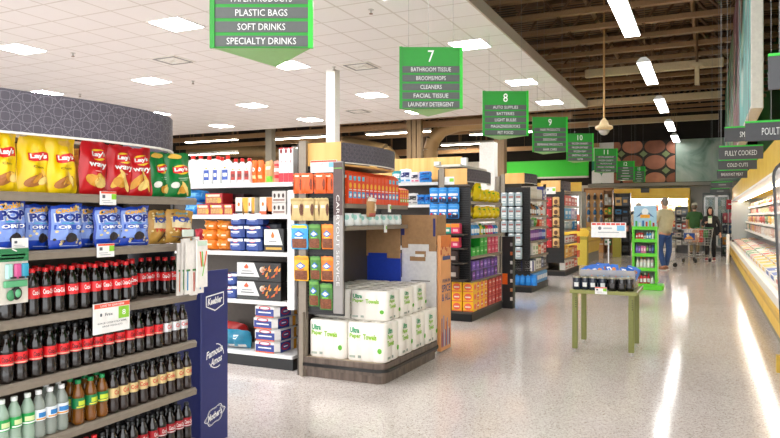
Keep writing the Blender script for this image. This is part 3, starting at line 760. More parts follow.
bottles(BF, [38.5, 50, 61.5], -2.585, .43, 'clear bottle with white and blue label', 'of three', 'clear drink bottles')
bottles(BF, [46, 58], -2.67, .43, 'clear white-capped bottle', 'behind the blue-label ones', 'clear drink bottles')
bottles(BA, [78, 90.5, 101.8], -2.585, .43, 'amber drink bottle with green cap', 'in front', 'amber drink bottles')
bottles(BA, [70, 84.5, 96], -2.65, .43, 'amber green-capped bottle', 'in the row behind', 'amber drink bottles')
R3 = [112.6, 122.7, 132.4, 142.4, 152.2, 161, 169.8, 178.2, 186.2]
bottles(BG, R3, -2.585, .43, 'cola bottle with a gold label', 'in the front row', 'gold-label colas')
bottles(BG, [x+5 for x in R3], -2.65, .43, 'gold-label cola bottle', 'behind the front row', 'gold-label colas')
R4 = [102, 112.6, 122.7, 132.4, 142.4, 152.2, 161, 169.8, 178.2, 186.2]
bottles(BC, R4, -2.585, .154, 'dark-red-label cola bottle', 'in the bottom shelf front row', 'bottom shelf colas')
bottles(BC, [x+5 for x in R4], -2.65, .154, 'dark-red-label cola bottle', 'behind on the bottom shelf', 'bottom shelf colas')
bottles(BK, [86, 94], -2.585, .154, 'red-capped cola bottle', 'of two on the bottom shelf', 'bottom shelf colas')

# cards, hanging cards
XF = -2.534
INK = M('#55585e', .6)
def shelf_card(a, c, pyt, pyb, label, X=XF, **k):
    y0, y1 = yX(a, X), yX(c, X); zt, zb = zX((a+c)/2, pyt, X), zX((a+c)/2, pyb, X)
    return card('price_card', y1-y0, zt-zb, (X, (y0+y1)/2, zb), HALF, label, **k)
shelf_card(100, 116, 191.5, 205, 'price card with red strip under the red chip bags', group='cards on the near shelves')
shelf_card(97, 114, 243.5, 257, 'price card with red strip below the blue popcorn bags', group='cards on the near shelves')
shelf_card(93, 129.3, 302, 332, 'large white sale card with red strip hung over the cola', group='cards on the near shelves', top='#ee5a40',
           words=[('LOVE TO SAVE HERE', 0, .91, 1.3, .07, TXT), ('Free', -.2, .62, .4, .1, INK), ('8-PACK COCA-COLA 500ML', 0, .34, 1.6, .055, INK), ('DRINK PRODUCTS', 0, .23, 1.1, .05, INK), ('8', .64, .62, .2, .18, TXT), ('1', -.62, .62, .1, .1, INK)])
shelf_card(12, 28, 238, 248.5, 'small blank white price tag over the hanging clip card', top=None, green=False, group='cards on the near shelves', words=[])
# clip card
Xc = -2.47; y0, y1 = yX(-6, Xc), yX(28, Xc)
zt, zb = zX(12, 248, Xc), zX(12, 304, Xc)
r = thing('hanging_clip_card', 'green-topped card of coloured clips hanging at the left edge', 'clip card', (Xc, (y0+y1)/2, zb), HALF)
w, h = y1-y0, zt-zb; fn = lambda u, v: (u*w/2, -.004, v*h)
b = MB(); b.rbox(-w/2, w/2, -.002, .002, 0, h, M('#d9d2c6', .6), .002); b.rect(fn, -1, 1, .76, .99, M('#2f7a4c', .5), 1, 1)
b.rect(fn, -.6, .8, .86, .89, TXT, 1, 1); b.rect(fn, -.7, .7, .8, .83, TXT, 1, 1); b.build('backing_card', r)
for k, (uu, hexc) in enumerate(((-.25, '#a9d8cf'), (.25, '#d0578f'), (.7, '#2f9cbc'))):
    b = MB(); b.rbox(uu*w/2-.016, uu*w/2+.016, -.02, -.004, .45*h, .72*h, M(hexc, .35), .012); b.lathe([(.014, 0), (.016, .006)], BLACK, 10, uu*w/2+.012, -.014, .46*h)
    o = b.build('clip', r); o['label'] = ['mint green clip', 'pink clip', 'teal blue clip'][k]
b = MB(); b.rbox(-.04, .062, -.016, -.004, .3*h, .42*h, M('#5fae7c', .4), .012); b.ell((-.01, -.012, .16*h), (.018, .01, .022), M('#3f8a5a', .4)); b.ell((.012, -.014, .19*h), (.022, .012, .026), BLACK); b.ell((.012, -.02, .19*h), (.014, .01, .017), M('#5fae7c', .4))
o = b.build('clip', r); o['label'] = 'large green clip'
b = MB(); b.path([(0, .1, h*1.0), (0, -.003, h*.98), (.02, -.003, h*.94)], .003, WHITE); b.build('hook', r)
# bundle of packets
r = thing('hanging_packets', 'bundle of thin white packets hanging beside the cola shelf end', 'packets', (-2.5, yX(189.5, -2.47), .955), HALF)
q = random.Random(3)
pcol = ['#e8742a', '#3f9a4a', '#3a8fc0', '#d8c3a0', '#e8742a', '#c94f3a']
for k in range(9):
    b = MB(); xx = -.066+.0145*k; a = -.08+.018*k; yy = -.03-.012*(k % 3)
    f2 = lambda u, v, xx=xx, a=a, yy=yy: (xx+u*.024+a*(.3-v)*.32, yy+.01*math.sin(8*u)*0-abs(u)*.003, v)
    z0 = q.uniform(.0, .03)
    b.surf(lambda u, v: f2(u, z0+v*(.27+.012*(k % 2))), 2, 2, M('#efe9e2', .45, 0, .05)); b.surf(lambda u, v: (lambda p: (p[0], p[1]+.006, p[2]))(f2(u, z0+v*(.27+.012*(k % 2)))), 2, 2, M('#efe9e2', .45, 0, .05), True, True)
    b.rect(lambda u, v: (lambda p: (p[0], p[1]-.002, p[2]))(f2(u, v)), -.3, .1, z0+.02, z0+.12, M(pcol[k % 6], .5), 1, 1)
    b.rect(lambda u, v: (lambda p: (p[0], p[1]-.002, p[2]))(f2(u, v)), -.6, .6, .13, .14, M('#4f8a4a', .5), 1, 1)
    b.build('packet', r)
b = MB(); xx = .045; b.rbox(xx-.04, xx+.045, -.075, -.068, .04, .29, M('#f2ede6', .45), .002)
f3 = lambda u, v: (xx+u, -.077, v); b.rect(f3, -.035, .04, .26, .285, M('#cfe3cf', .5), 1, 1)
b.poly(f3, [(-.02, .23), (-.01, .23), (.0, .15), (-.008, .15)], ORANGE); b.poly(f3, [(-.005, .23), (.004, .23), (.01, .15), (.002, .15)], LIME)
b.poly(f3, [(.03, .23), (.04, .23), (.02, .15), (.012, .15)], ORANGE); b.poly(f3, [(.014, .16), (.02, .16), (.005, .1), (-.002, .1)], LIME); b.build('front_packet', r)
b = MB(); b.path([(0, .09, .31), (.0, -.06, .3), (.01, -.08, .29)], .003, STEEL); b.build('hook', r)
b = MB(); y = yX(190, -2.5); b.rbox(-2.53, -2.522, y-.03, y+.055, 1.262, 1.3, M('#dfe8dd', .5), .002)
at('price_tag', b, 'pale green tag at the shelf end above the hanging packets', 'price tag')

# blue cardboard side display
Xb = -2.7; y0, y1 = yX(201, Xb), yX(228, Xb)
r = thing('cookie_display', 'tall navy cardboard display printed with white cookie logos', 'display', (Xb-.17, (y0+y1)/2, 0), HALF)
w = y1-y0; D = .34; H = 1.045
b = MB(); b.rbox(-w/2, w/2, -.17, .17, 0, H-.12, NAVY, .004)
b.box(-w/2, -w/2+.01, -.17, .17, H-.12, H, NAVY); b.box(-w/2+.01, w/2, -.17, -.16, H-.12, H, NAVY); b.box(-w/2+.01, w/2, .16, .17, H-.12, H, NAVY)
b.build('display_case', r)
fn = lambda u, v: (u, -.1712, v); f2 = lambda u, v: (u, -.1722, v)
def wordmark(name, cz, fnb):
    b = MB(); fnb(b, cz); b.build(name, r)
S = w/.247
def kee(b, z):
    sc = .8
    b.poly(fn, [(-.082*S, z-.03), (0, z-.062), (.082*S, z-.03), (.082*S, z+.05), (-.082*S, z+.034)], TXT)
    b.poly(lambda u, v: (u, -.1717, v), [(-.075*S, z-.026), (0, z-.054), (.075*S, z-.026), (.075*S, z+.042), (-.075*S, z+.027)], NAVY)
    b.text('Keebler', f2, 0, z+.003, .13*S, .042, TXT, .04, .08, .2)
wordmark('logo_print', .86, kee)
def fam(b, z):
    b.text('Famous', f2, -.004, z+.024, .15*S, .044, TXT, .03, .22, .35); b.text('Amos', f2, .012, z-.03, .105*S, .044, TXT, .03, .22, .35)
    for k in range(16):
        a0, a1 = -2.6+k*.26, -2.6+(k+1)*.26
        if 6 <= k <= 9: continue
        b.poly(fn, [(.01+.07*S*rr*math.cos(t), z-.004+.072*rr*math.sin(t)) for t, rr in ((a0, .95), (a1, .95), (a1, 1.03), (a0, 1.03))], TXT)
wordmark('logo_print', .53, fam)
def mot(b, z):
    pts = []
    def out(k):
        o = []
        for i in range(36):
            t = 2*PI*i/36; rr = 1+.1*math.cos(6*t); x, y = .088*S*rr*k*math.cos(t), .05*rr*k*math.sin(t); o.append((x, z+y+.22*x))
        return o
    A, B2, C2, D2 = out(1), out(.93), out(.86), out(.83)
    for P, Q in ((A, B2), (C2, D2)):
        for i in range(36): b.poly(fn, [P[i], P[(i+1) % 36], Q[(i+1) % 36], Q[i]], TXT)
    b.text("Mother's", f2, 0, z+.003, .13*S, .042, TXT, .035, .22, .3)
wordmark('logo_print', .17, mot)
def snackpack(hexc): return lambda: boxmb(.1, .05, .13, M(hexc, .35), lambda b, fn: b.rect(fn, -.7, .7, .3, .7, YEL, 1, 1), .01)
for i, (hx, yy) in enumerate((('#d8402a', -.05), ('#3a2c26', .05))):
    asset('cookie_packet', snackpack(hx)).put((Xb-.12-.1*i, (y0+y1)/2+yy, H-.12), HALF, ['red cookie packet in the top of the navy display', 'dark cookie packet in the top of the navy display'][i], 'packet', None, None, (-.0, 0))
# ================================================================ long gondola beside the near aisle (front faces the camera)
def gondola(label, x0, x1, yf, lev, ztop, basey=0., basew=SHELFW, depth=.42, back=DKTAUPE):
    u = thing('gondola_shelving', label, 'shelf unit', ((x0+x1)/2, yf+depth/2, 0))
    b = MB(); b.box(x0, x1, yf+depth, yf+depth+.05, 0, ztop, back); part(b, 'back_panel', u)
    b = MB(); b.box(x0, x1, yf+.01, yf+depth, 0, .1, BLACK); part(b, 'kick_plate', u)
    b = MB(); b.rbox(x0, x1, yf, yf+depth, .1, .13, basew, .006); part(b, 'base_shelf', u)
    for z, dp in lev:
        b = MB(); b.box(x0, x1, yf+.02, yf+depth, z-.022, z, basew)
        sh = part(b, 'shelf', u); b = MB(); b.extr([(yf, z+.002), (yf+.02, z+.002), (yf+.03, z-.036), (yf+.01, z-.036)], x0, x1, SHELFW); b.build('price_rail', sh, tuple(u.location))
    n = max(1, round((x1-x0)/1.2)); b = MB()
    for i in range(n+1):
        x = x0+(x1-x0)*i/n; b.box(x-.015, x+.015, yf+depth-.02, yf+depth, 0, ztop, CHAR)
    part(b, 'upright', u)
    return u
YG = 5.03
LV = [1.675, 1.385, 1.047, .605]
gondola('white-shelved gondola of charcoal and bleach beside the near aisle', -5.1, -3.33, YG, [(z, .4) for z in LV], 1.68)
b = MB(); b.rbox(-3.345, -3.27, YG-.06, YG-.01, .55, 1.6, SHELFW, .006); at('shelf_end_strip', b, 'white upright strip between the charcoal shelves and the nut pouches', 'strip')
def gx(px, yo=.08): return xY(px, YG+yo)
def rowput(k, spans, z, what, where, grp, cat, w0, h0=1., yo=.08, labels=None, rz=0):
    n = len(spans)
    for i, sp in enumerate(spans):
        a, c = sp[0], sp[1]; zz = z+(sp[2] if len(sp) > 2 else 0)
        xa, xc = gx(a, yo), gx(c, yo)
        k.put(((xa+xc)/2, YG+yo+(sp[3] if len(sp) > 3 else 0), zz), rz, labels[i] if labels else f'{what}, {nth(i, n)} {where}', cat, grp, ((xc-xa)/w0, 1, h0))
JW = Kind(jug(M('#f4f4f2', .35, 0, .02), M('#d8281f', .4), None, .13, .09, .3))
rowput(JW, [(182, 189), (189.5, 197), (197.5, 204.5)], 1.677, 'large plain white jug, red cap', 'on top shelf behind green chips', 'white jugs on the top shelf', 'jug', .13, .96)
JB = Kind(jug(M('#f4f4f2', .35, 0, .02), M('#d8281f', .4), M('#2b4a9c', .4), .13, .09, .27, TXT))
rowput(JB, [(206, 213), (215.5, 221), (224, 232)], 1.677, 'white jug with blue label', 'of the front three', 'white jugs on the top shelf', 'jug', .13, 1.0)
rowput(JB, [(219.5, 225)], 1.677, '', '', 'white jugs on the top shelf', 'jug', .13, 1., .2, ['white jug with blue label half hidden behind the other three'])
JR = Kind(jug(M('#efeceb', .35, 0, .02), M('#d8281f', .4), M('#a83024', .4), .13, .09, .24, M('#6e1f1a', .4)))
rowput(JR, [(233, 239), (239.5, 245.5), (246.5, 252.5)], 1.677, 'white jug with brick-red label', 'of its three', 'red-label jugs on the top shelf', 'jug', .13, .98)
def sack(m, marks, W=.14, H=.2, T=.07, sd=1): return lambda: bag(W, H, T, m, marks, sd, None, 10, 12)
def om(b, mk): b.oval(mk, 0, .6, .5, .1, TXT, 12); b.rect(mk, -.6, .6, .2, .34, M('#f7d79a', .4), 3, 1); b.oval(mk, 0, .6, .3, .05, NAVY, 10)
KO = asset('snack_pouch', sack(ORANGE, om)); KBe = asset('snack_pouch', sack(M('#c99b64', .45), lambda b, mk: (b.rect(mk, -.8, .8, .05, .3, LIME, 4, 2), b.rect(mk, -.6, .6, .6, .75, CREAM, 3, 1)), sd=2))
KRw = asset('snack_pouch', sack(M('#d98a7a', .45), lambda b, mk: (b.rect(mk, -.8, .8, .2, .35, RED, 4, 1), b.rect(mk, -.8, .8, .5, .65, TXT, 4, 1), b.rect(mk, -.8, .8, .75, .85, RED, 4, 1)), sd=3))
G = 'pouches at the right of the top shelf'
rowput(KO, [(252.5, 258.5), (258, 265)], 1.677, 'orange pouch', 'next to the red-label jugs', G, 'pouch', .14, 1.05)
rowput(KBe, [(266, 274)], 1.677, '', '', G, 'pouch', .14, 1.0, .08, ['tan pouch with green foot on the top white shelf'])
rowput(KRw, [(274.5, 281)], 1.677, '', '', G, 'pouch', .14, 1.0, .08, ['red and white striped pouch beside the tall white cartons'])
def tallcarton():
    b = boxmb(.07, .08, .31, M('#f2efec', .5), lambda b, fn: (b.rect(fn, -1, 1, 0, .27, M('#cf2030', .4), 1, 1), b.oval(fn, 0, .9, .5, .07, M('#8a2a30', .5), 12), b.oval(fn, 0, .6, .2, .05, RED, 8), b.rect(fn, -.9, .9, .97, 1, RED, 1, 1)))
    return b
rowput(asset('tall_carton', tallcarton), [(281.3, 286), (286.2, 290.8), (291, 295.6)], 1.677, 'tall white carton with red foot', 'of three on the top shelf', 'tall white cartons', 'carton', .07, 1.0)
# second shelf
def dpack(): return bag(.3, .26, .2, M('#2a86d0', .35, 0, .12, 14), lambda b, mk: (b.rect(mk, -.7, .7, .45, .75, M('#7fc2ec', .4), 4, 2), b.rect(mk, -.9, .9, .05, .2, M('#1559a8', .4), 4, 1)), 4, None, 10, 8)
rowput(asset('wrapped_pack', dpack), [(186, 209, 0), (186, 209, .122, .02)], 1.387, '', '', 'blue wrapped packs on the second shelf', 'pack', .3, .46, .14, ['lower blue wrapped pack behind the green chip bag', 'upper blue wrapped pack stacked behind the green chip bag'])
def redbox():
    return boxmb(.16, .16, .1, M('#a81f22', .4), lambda b, fn: (b.rect(fn, -.85, .85, .1, .6, M('#b58a52', .5, 0, .3, 60), 2, 1), b.oval(fn, .65, .3, .25, .25, M('#f0a52a', .4), 10), b.rect(fn, -.7, .7, .68, .88, M('#f1d9b8', .5), 1, 1), b.oval(fn, -.8, .8, .12, .12, YEL, 8)))
rowput(asset('firelog_box', redbox), [(202.5, 215), (215.5, 229), (229.5, 238), (210, 227, .103, .01)], 1.387, '', '', 'red boxes on the second shelf', 'box', .16, 1.0, .1, ['left red box of the lower three', 'middle red box of the lower three', 'right red box of the lower three', 'red box stacked on top of the two left ones'])
rowput(asset('dark_box', lambda: boxmb(.2, .14, .16, M('#3a1f22', .45), lambda b, fn: b.rect(fn, -.7, .7, .6, .75, M('#7a4a42', .5), 1, 1))), [(230, 248)], 1.387, '', '', None, 'box', .2, 1.25, .28, ['dark maroon box at the back of the second shelf'])
def orbox(dark):
    return lambda: boxmb(.15, .14, .16, M('#efe6d2', .45), lambda b, fn: (b.rect(fn, .1, 1, 0, .98, M('#e9a01f' if dark else '#e8701f', .4), 1, 1), b.poly(fn, [(.1, 0), (.5, 0), (.1, .9)], CHAR if dark else ORANGE), b.rect(fn, -1, 1, 0, .2, CHAR if dark else M('#d8562a', .4), 1, 1), b.oval(fn, -.45, .6, .2, .12, ORANGE, 10)))
rowput(asset('starter_box', orbox(1)), [(240, 252.5), (251.5, 258.5, 0, .01)], 1.387, '', '', 'cream and orange boxes', 'box', .15, 1.0, .1, ['cream box with black and amber corner, second shelf', 'narrow amber box right beside the cream and black box'])
rowput(asset('starter_box', orbox(0)), [(264, 276.5)], 1.387, '', '', 'cream and orange boxes', 'box', .15, 1.0, .1, ['cream box with orange base left of the grey boxes'])
def greybox(): return boxmb(.16, .16, .105, M('#c9c4bd', .5), lambda b, fn: ([b.oval(fn, k, .6, .16, .2, M('#3c2a26', .5), 10) for k in (-.6, 0, .6)], b.rect(fn, -.8, .8, .15, .3, M('#8a6a60', .5), 1, 1)))
rowput(asset('grey_box', greybox), [(277, 291), (277, 291, .108)], 1.387, '', '', 'grey boxes on the second shelf', 'box', .16, 1., .1, ['lower pale grey box with three dark dots', 'upper pale grey box with three dark dots'])
# third shelf
def orsack(): return bag(.17, .11, .16, M('#e07f1c', .35, 0, .06, 14), lambda b, mk: (b.rect(mk, -.6, .6, .45, .6, M('#f6e2c0', .4), 3, 1), b.oval(mk, -.1, .7, .12, .06, LIME, 8)), 6, None, 10, 8)
KOs = asset('wipes_bag', orsack)
sp = [(204, 219, 0), (204, 219, .088), (205, 219, .175, .02), (218.5, 233, 0), (218.5, 233, .088), (218.5, 233, .175, .01)]
rowput(KOs, sp, 1.05, '', '', 'orange bags on the third shelf', 'bag', .17, .95, .12, [f'{p} orange bag of the {s} stack on the third white shelf' for s in ('left', 'right') for p in ('bottom', 'middle', 'top')])
rowput(asset('red_bag', lambda: bag(.16, .2, .1, M('#b51f33', .4), lambda b, mk: b.rect(mk, -.4, .4, .4, .6, PINK, 2, 1), 3)), [(196, 206)], 1.05, '', '', None, 'bag', .16, 1, .22, ['dark red bag left of the stacked orange bags'])
def chbag(top=True):
    def f():
        b = boxmb(.18, .15, .115, M('#1f3f8a', .35, 0, .05), None, .03)
        fn = lambda u, v: (u*.09, -.0765, v*.115)
        b.rect(fn, -.98, .98, .78, .99, M('#e8e8ea', .4), 3, 1); b.oval(fn, -.0, .84, .42, .17, M('#c2283a', .4), 14); b.oval(lambda u, v: (u*.09, -.0772, v*.115), 0, .84, .36, .11, TXT, 12)
        b.rect(fn, -.6, .5, .48, .58, TXT, 1, 1); b.rect(fn, -.4, .3, .38, .43, M('#aab8dd', .5), 1, 1)
        return b
    return f
KC = asset('charcoal_bag', chbag())
sp = [(233, 248, 0), (233.5, 248, .117), (234, 248, .234), (249, 265.5, 0), (249, 265.5, .117), (249, 266, .234)]
rowput(KC, sp, 1.05, '', '', 'blue charcoal bags on the third shelf', 'bag', .18, 1., .1, [f'{p} blue and white charcoal bag in the {s} stack of three' for s in ('left', 'right') for p in ('bottom', 'middle', 'top')])
def dkbag():
    b = boxmb(.19, .15, .13, M('#20242c', .35), None, .03); fn = lambda u, v: (u*.095, -.0765, v*.13)
    b.oval(fn, -.4, .5, .5, .3, M('#b5273a', .4), 14); b.oval(lambda u, v: (u*.095, -.0772, v*.13), -.4, .5, .43, .22, M('#22335e', .4), 12); b.rect(lambda u, v: (u*.095, -.078, v*.13), -.75, -.05, .43, .57, TXT, 1, 1); return b
rowput(asset('charcoal_bag', dkbag), [(266, 284, .13)], 1.05, '', '', None, 'bag', .19, 1, .2, ['black charcoal bag with red oval behind the black and white box'])
def bwbox():
    b = boxmb(.22, .17, .21, M('#1f1e1d', .4)); fn = lambda u, v: (u*.11, -.0862, v*.21); f2 = lambda u, v: (u*.11, -.087, v*.21)
    b.poly(fn, [(-.97, .3), (.9, .3), (.45, .97), (-.97, .97)], M('#dfe3d8', .5)); b.poly(f2, [(-.2, .6), (0, .6), (.08, .7), (-.1, .88), (-.28, .7)], ORANGE)
    b.rect(fn, -.8, .8, .1, .2, GOLD, 1, 1); b.rect(f2, -.5, .3, .42, .47, GREY, 1, 1); return b
rowput(asset('briquette_box', bwbox), [(269.5, 289)], 1.05, '', '', None, 'box', .22, 1., .1, ['black and white box with orange flame, third white shelf'])
rowput(asset('filler_box', lambda: boxmb(.19, .15, .12, M('#2a2626', .5), lambda b, fn: b.rect(fn, -.6, .6, .3, .5, GREY, 1, 1))), [(270, 288, 0)], 1.05, '', '', None, 'box', .19, 1., .29, ['dark box behind the black and white flame box'])
# fourth shelf: flame boxes
def flamebox():
    b = boxmb(.42, .2, .17, M('#191716', .4)); fn = lambda u, v: (u*.21, -.1012, v*.17); f2 = lambda u, v: (u*.21, -.102, v*.17); q = random.Random(5)
    b.poly(fn, [(-.98, .22), (.05, .22), (-.2, .98), (-.98, .98)], M('#d9dbd9', .5)); b.poly(f2, [(-.62, .66), (-.48, .66), (-.44, .74), (-.54, .92), (-.66, .74)], M('#e8562a', .4))
    b.rect(f2, -.75, -.3, .5, .55, GREY, 1, 1); b.rect(f2, -.8, -.2, .36, .42, M('#6d6f70', .5), 1, 1); b.rect(fn, -.98, -.02, .06, .16, M('#3f4442', .5), 1, 1)
    for k in range(14):
        u, v = .12+k*.06+q.uniform(-.03, .03), q.uniform(.12, .6); h = q.uniform(.15, .38)
        b.poly(f2, [(u-.05, v), (u+.05, v+.03), (u+.03+.04, v+h), (u-.01, v+h*.6)], M(['#d9711e', '#e8962a', '#b8481a'][k % 3], .4))
    b.oval(f2, .18, .62, .12, .16, M('#e8dccb', .5), 10)
    return b
KF = asset('flame_box', flamebox)
rowput(KF, [(243.5, 287), (243.5, 287, .173)], .607, '', '', 'black flame boxes on the fourth shelf', 'box', .42, 1, .12, ['lower black box with orange flames and white panel', 'upper black box with orange flames, stacked on its twin'])
rowput(KC, [(226, 242), (226, 242, .117)], .607, '', '', 'blue charcoal bags beside the flame boxes', 'bag', .18, 1., .1, ['lower blue charcoal bag right of the navy display', 'upper blue charcoal bag right of the navy display'])
# base shelf: big bags (their end faces look right)
def bigbag():
    b = MB(); b.rbox(-.14, .14, -.19, .19, 0, .125, M('#e9e6e2', .4, 0, .04), .04)
    fn = lambda u, v: (u*.14, -.1915, v*.125); f2 = lambda u, v: (u*.14, -.1925, v*.125); sd = lambda u, v: (.1415, u*.19, v*.125); s2 = lambda u, v: (.1425, u*.19, v*.125)
    b.rect(fn, -.72, .72, .12, .72, M('#2a3f8c', .4), 1, 1); b.rect(fn, -.72, .72, .0+.02, .12, M('#d8612f', .4), 1, 1); b.oval(fn, 0, .8, .48, .18, M('#c2283a', .4), 14); b.oval(f2, 0, .8, .38, .11, M('#e6dfe6', .4), 14); b.rect(f2, -.5, .5, .38, .48, TXT, 1, 1)
    b.rect(sd, -.78, .1, .05, .9, M('#33458f', .4), 1, 1); b.oval(s2, -.35, .5, .36, .3, M('#c2283a', .4), 14); b.oval(lambda u, v: (.1432, u*.19, v*.125), -.35, .5, .28, .2, M('#3a4a94', .4), 12); b.rect(lambda u, v: (.1438, u*.19, v*.125), -.52, -.18, .45, .55, TXT, 1, 1); b.rect(sd, .35, .6, .05, .9, M('#e8a02a', .4), 1, 1)
    return b
KBB = asset('charcoal_sack', bigbag)
xc = gx(264, .0)
for i in range(4):
    KBB.put((xY(265.5, YG+.03)+[0, .0, -.012, .004][i], YG+.21, .132+.107*i), [0, .02, -.06, -.03][i], f'blue and white charcoal sack, {["bottom", "second from bottom", "third from bottom", "topmost"][i]} of the base stack', 'sack', 'charcoal sacks on the base shelf', (1, 1, .85))
def tealb(): return bag(.3, .18, .22, M('#1d7fa0', .3, 0, .12, 12), lambda b, mk: (b.oval(mk, -.6, .62, .3, .16, RED, 12), b.oval(lambda u, v: (lambda p: (p[0], p[1]-.001, p[2]))(mk(u, v)), -.6, .62, .22, .1, TXT, 12), b.rect(mk, -.75, .8, .08, .24, M('#e3ddd6', .4), 4, 1), b.rect(mk, .1, .4, .55, .75, M('#d4e4e8', .4), 1, 1)), 7, None, 10, 8)
rowput(asset('charcoal_sack', tealb), [(226, 252)], .132, '', '', None, 'sack', .3, .98, .14, ['teal charcoal sack on the white base shelf'])
rowput(asset('charcoal_sack', lambda: bag(.3, .18, .2, M('#a3221f', .35, 0, .1), lambda b, mk: (b.rect(mk, -.8, .3, .3, .7, M('#2b2622', .5), 4, 2), b.text('15 LBS', lambda u, v: (lambda p: (p[0], p[1]-.002, p[2]))(mk(u, v)), -.3, .5, .8, .2, YEL, .04)), 9, None, 10, 8)), [(222, 249)], .132, '', '', None, 'sack', .3, 1.2, .31, ['red sack with yellow lettering behind the teal sack'])

# ================================================================ end display with nut pouches and paper towels
def endcap(label, y0, y1, xb, xf, lev, ztop, wing=(.5, 1.85), body=DKTAUPE, wingd=.36, base=True, wingm=CHAR):
    u = thing('end_shelf_unit', label, 'shelf unit', ((xb+xf)/2, (y0+y1)/2, 0))
    b = MB(); b.box(xb-.04, xb, y0, y1, 0, ztop, body); part(b, 'back_panel', u)
    b = MB(); b.box(xb-.02, xb-.02+.07, y0-.01, y0+.03, 0, ztop+.02, TAUPE); part(b, 'upright', u)
    if base:
        b = MB(); b.rbox(xb, xf, y0, y1, 0, .1, BLACK, .01); b.box(xb, xf+.01, y0-.005, y1+.005, .1, .125, DKTAUPE); part(b, 'base_deck', u)
    for z in lev:
        b = MB(); b.box(xb, xf-.02, y0+.05, y1, z-.024, z, DKTAUPE); sh = part(b, 'shelf', u); b = MB(); b.box(xf-.02, xf, y0+.02, y1+.01, z-.034, z+.004, TAUPE); b.build('price_rail', sh, tuple(u.location))
    b = MB(); b.box(xb, xf-.03, y0+.03, y0+.05, wing[0], wing[1], wingm)
    n = int((wing[1]-wing[0])/.03)
    for i in range(n): b.box(xb+.04, xf-.04, y0+.024, y0+.031, wing[0]+.02+.03*i, wing[0]+.035+.03*i, BLACK)
    part(b, 'slat_panel', u)
    return u
Y7 = 4.93
u7 = endcap('end shelf unit of nut pouches, orange cartons and paper towels', Y7, 6.22, -3.17, -2.74, [1.475, 1.285], 2.0, (.53, 1.83), base=False)
b = MB(); b.box(-3.13, -2.79, Y7+.02, Y7+.05, 1.805, 2.0, WOOD); part(b, 'wood_side', u7)
header(u7, [(-2.79, Y7+.02), (-2.75, 5.1), (-2.715, 5.3), (-2.7, 5.5), (-2.71, 5.7), (-2.735, 5.88), (-2.78, 6.0), (-2.86, 6.06), (-3.0, 6.08)], 1.83, 1.995)
b = MB(); b.prism([(-3.13, Y7+.03), (-2.8, Y7+.03), (-2.73, 5.3), (-2.72, 5.6), (-2.77, 5.95), (-2.9, 6.05), (-3.13, 6.05)], 1.8, 1.815, WOOD); part(b, 'wood_shelf', u7)
# rounded wood plinth with a rubber bumper
def rr(x0, x1, y0, y1, r, n=6):
    p = [(x0, y0)]
    for k in range(n+1): a = -PI/2+PI/2*k/n; p.append((x1-r+r*math.cos(a), y0+r+r*math.sin(a)))
    for k in range(n+1): a = PI/2*k/n; p.append((x1-r+r*math.cos(a), y1-r+r*math.sin(a)))
    return p+[(x0, y1)]
b = MB(); b.prism(rr(-3.14, -2.385, 4.93, 6.13, .07), .0, .07, WALNUT); b.prism(rr(-3.15, -2.365, 4.905, 6.15, .09), .07, .168, WALNUT)
b.prism(rr(-3.14, -2.39, 4.93, 6.13, .07), .168, .17, M('#b9a78e', .5)); part(b, 'wood_plinth', u7)
b = MB(); b.prism(rr(-3.15, -2.352, 4.892, 6.163, .1), .098, .122, BLACK, True); part(b, 'bumper_strip', u7)
b = MB(); b.rbox(-3.16, -3.13, Y7-.04, Y7+.0, 0, .55, TAUPE, .004); part(b, 'corner_post', u7)
# carryout service strip
r = thing('service_sign', 'tall grey strip sign reading CARRYOUT SERVICE on the pouch panel edge', 'sign', (-2.785, Y7-.03, .56), 0)
b = MB(); b.rbox(-.047, .047, -.012, .012, 0, 1.27, M('#8f8a86', .35, .5, .12, 6), .004); b.build('strip', r)
b = MB(); b.rbox(-.042, .042, -.014, -.012, .82, 1.26, M('#5c4a48', .5), .001); b.rect(lambda u, v: (u, -.0145, v), -.04, .04, 1.21, 1.215, LIME, 1, 1); b.build('top_panel', r)
b = MB(); b.text('CARRYOUT SERVICE', lambda u, v: (v, -.0148, -u), -.61, 0, .76, .03, M('#d9d6d2', .5), .0); b.build('lettering', r)
# price card on the wood
card('price_card', xY(336.5, Y7)-xY(310, Y7), .105, (xY(323, Y7), Y7+.012, zY(323, 172.5, Y7)), 0, 'white price card with red strip on the honey wood panel', blue=True, top='#e8553e', words=[('7', -.35, .62, .12, .24, INK), ('99', -.12, .68, .2, .14, INK), ('~', 0, .35, 1.2, .05, GREY)], group='cards on wood panels')
# pouches on pegs
def pouch(m, marks, W=.1, H=.14, T=.03, sd=1): return lambda: bag(W, H, T, m, marks, sd, None, 10, 10)
def nutm(c2, c3):
    return lambda b, mk: (b.rect(mk, -.85, .85, .05, .42, M('#7a4326', .5, 0, .4, 110), 4, 2), b.poly(mk, [(-.7, .6), (0, .46), (.7, .6), (0, .76)], M('#2b6fc0', .35)), b.poly(lambda u, v: (lambda p: (p[0], p[1]-.001, p[2]))(mk(u, v)), [(-.5, .6), (0, .52), (.5, .6), (0, .7)], M('#dbe8f4', .4)), b.rect(mk, -.9, .9, .84, .95, c2, 4, 1), b.rect(mk, -.5, .5, .44, .48, c3, 2, 1))
PO = asset('nut_pouch', pouch(M('#ea5a14', .32), lambda b, mk: ([b.oval(mk, s, .45, .16, .3, M('#8a3a16', .5, 0, .4, 90), 10) for s in (-.75, .75)], b.rect(mk, -.5, .5, .82, .9, CREAM, 3, 1), b.oval(mk, -.7, .86, .14, .05, CHAR, 8)), .1, .13))
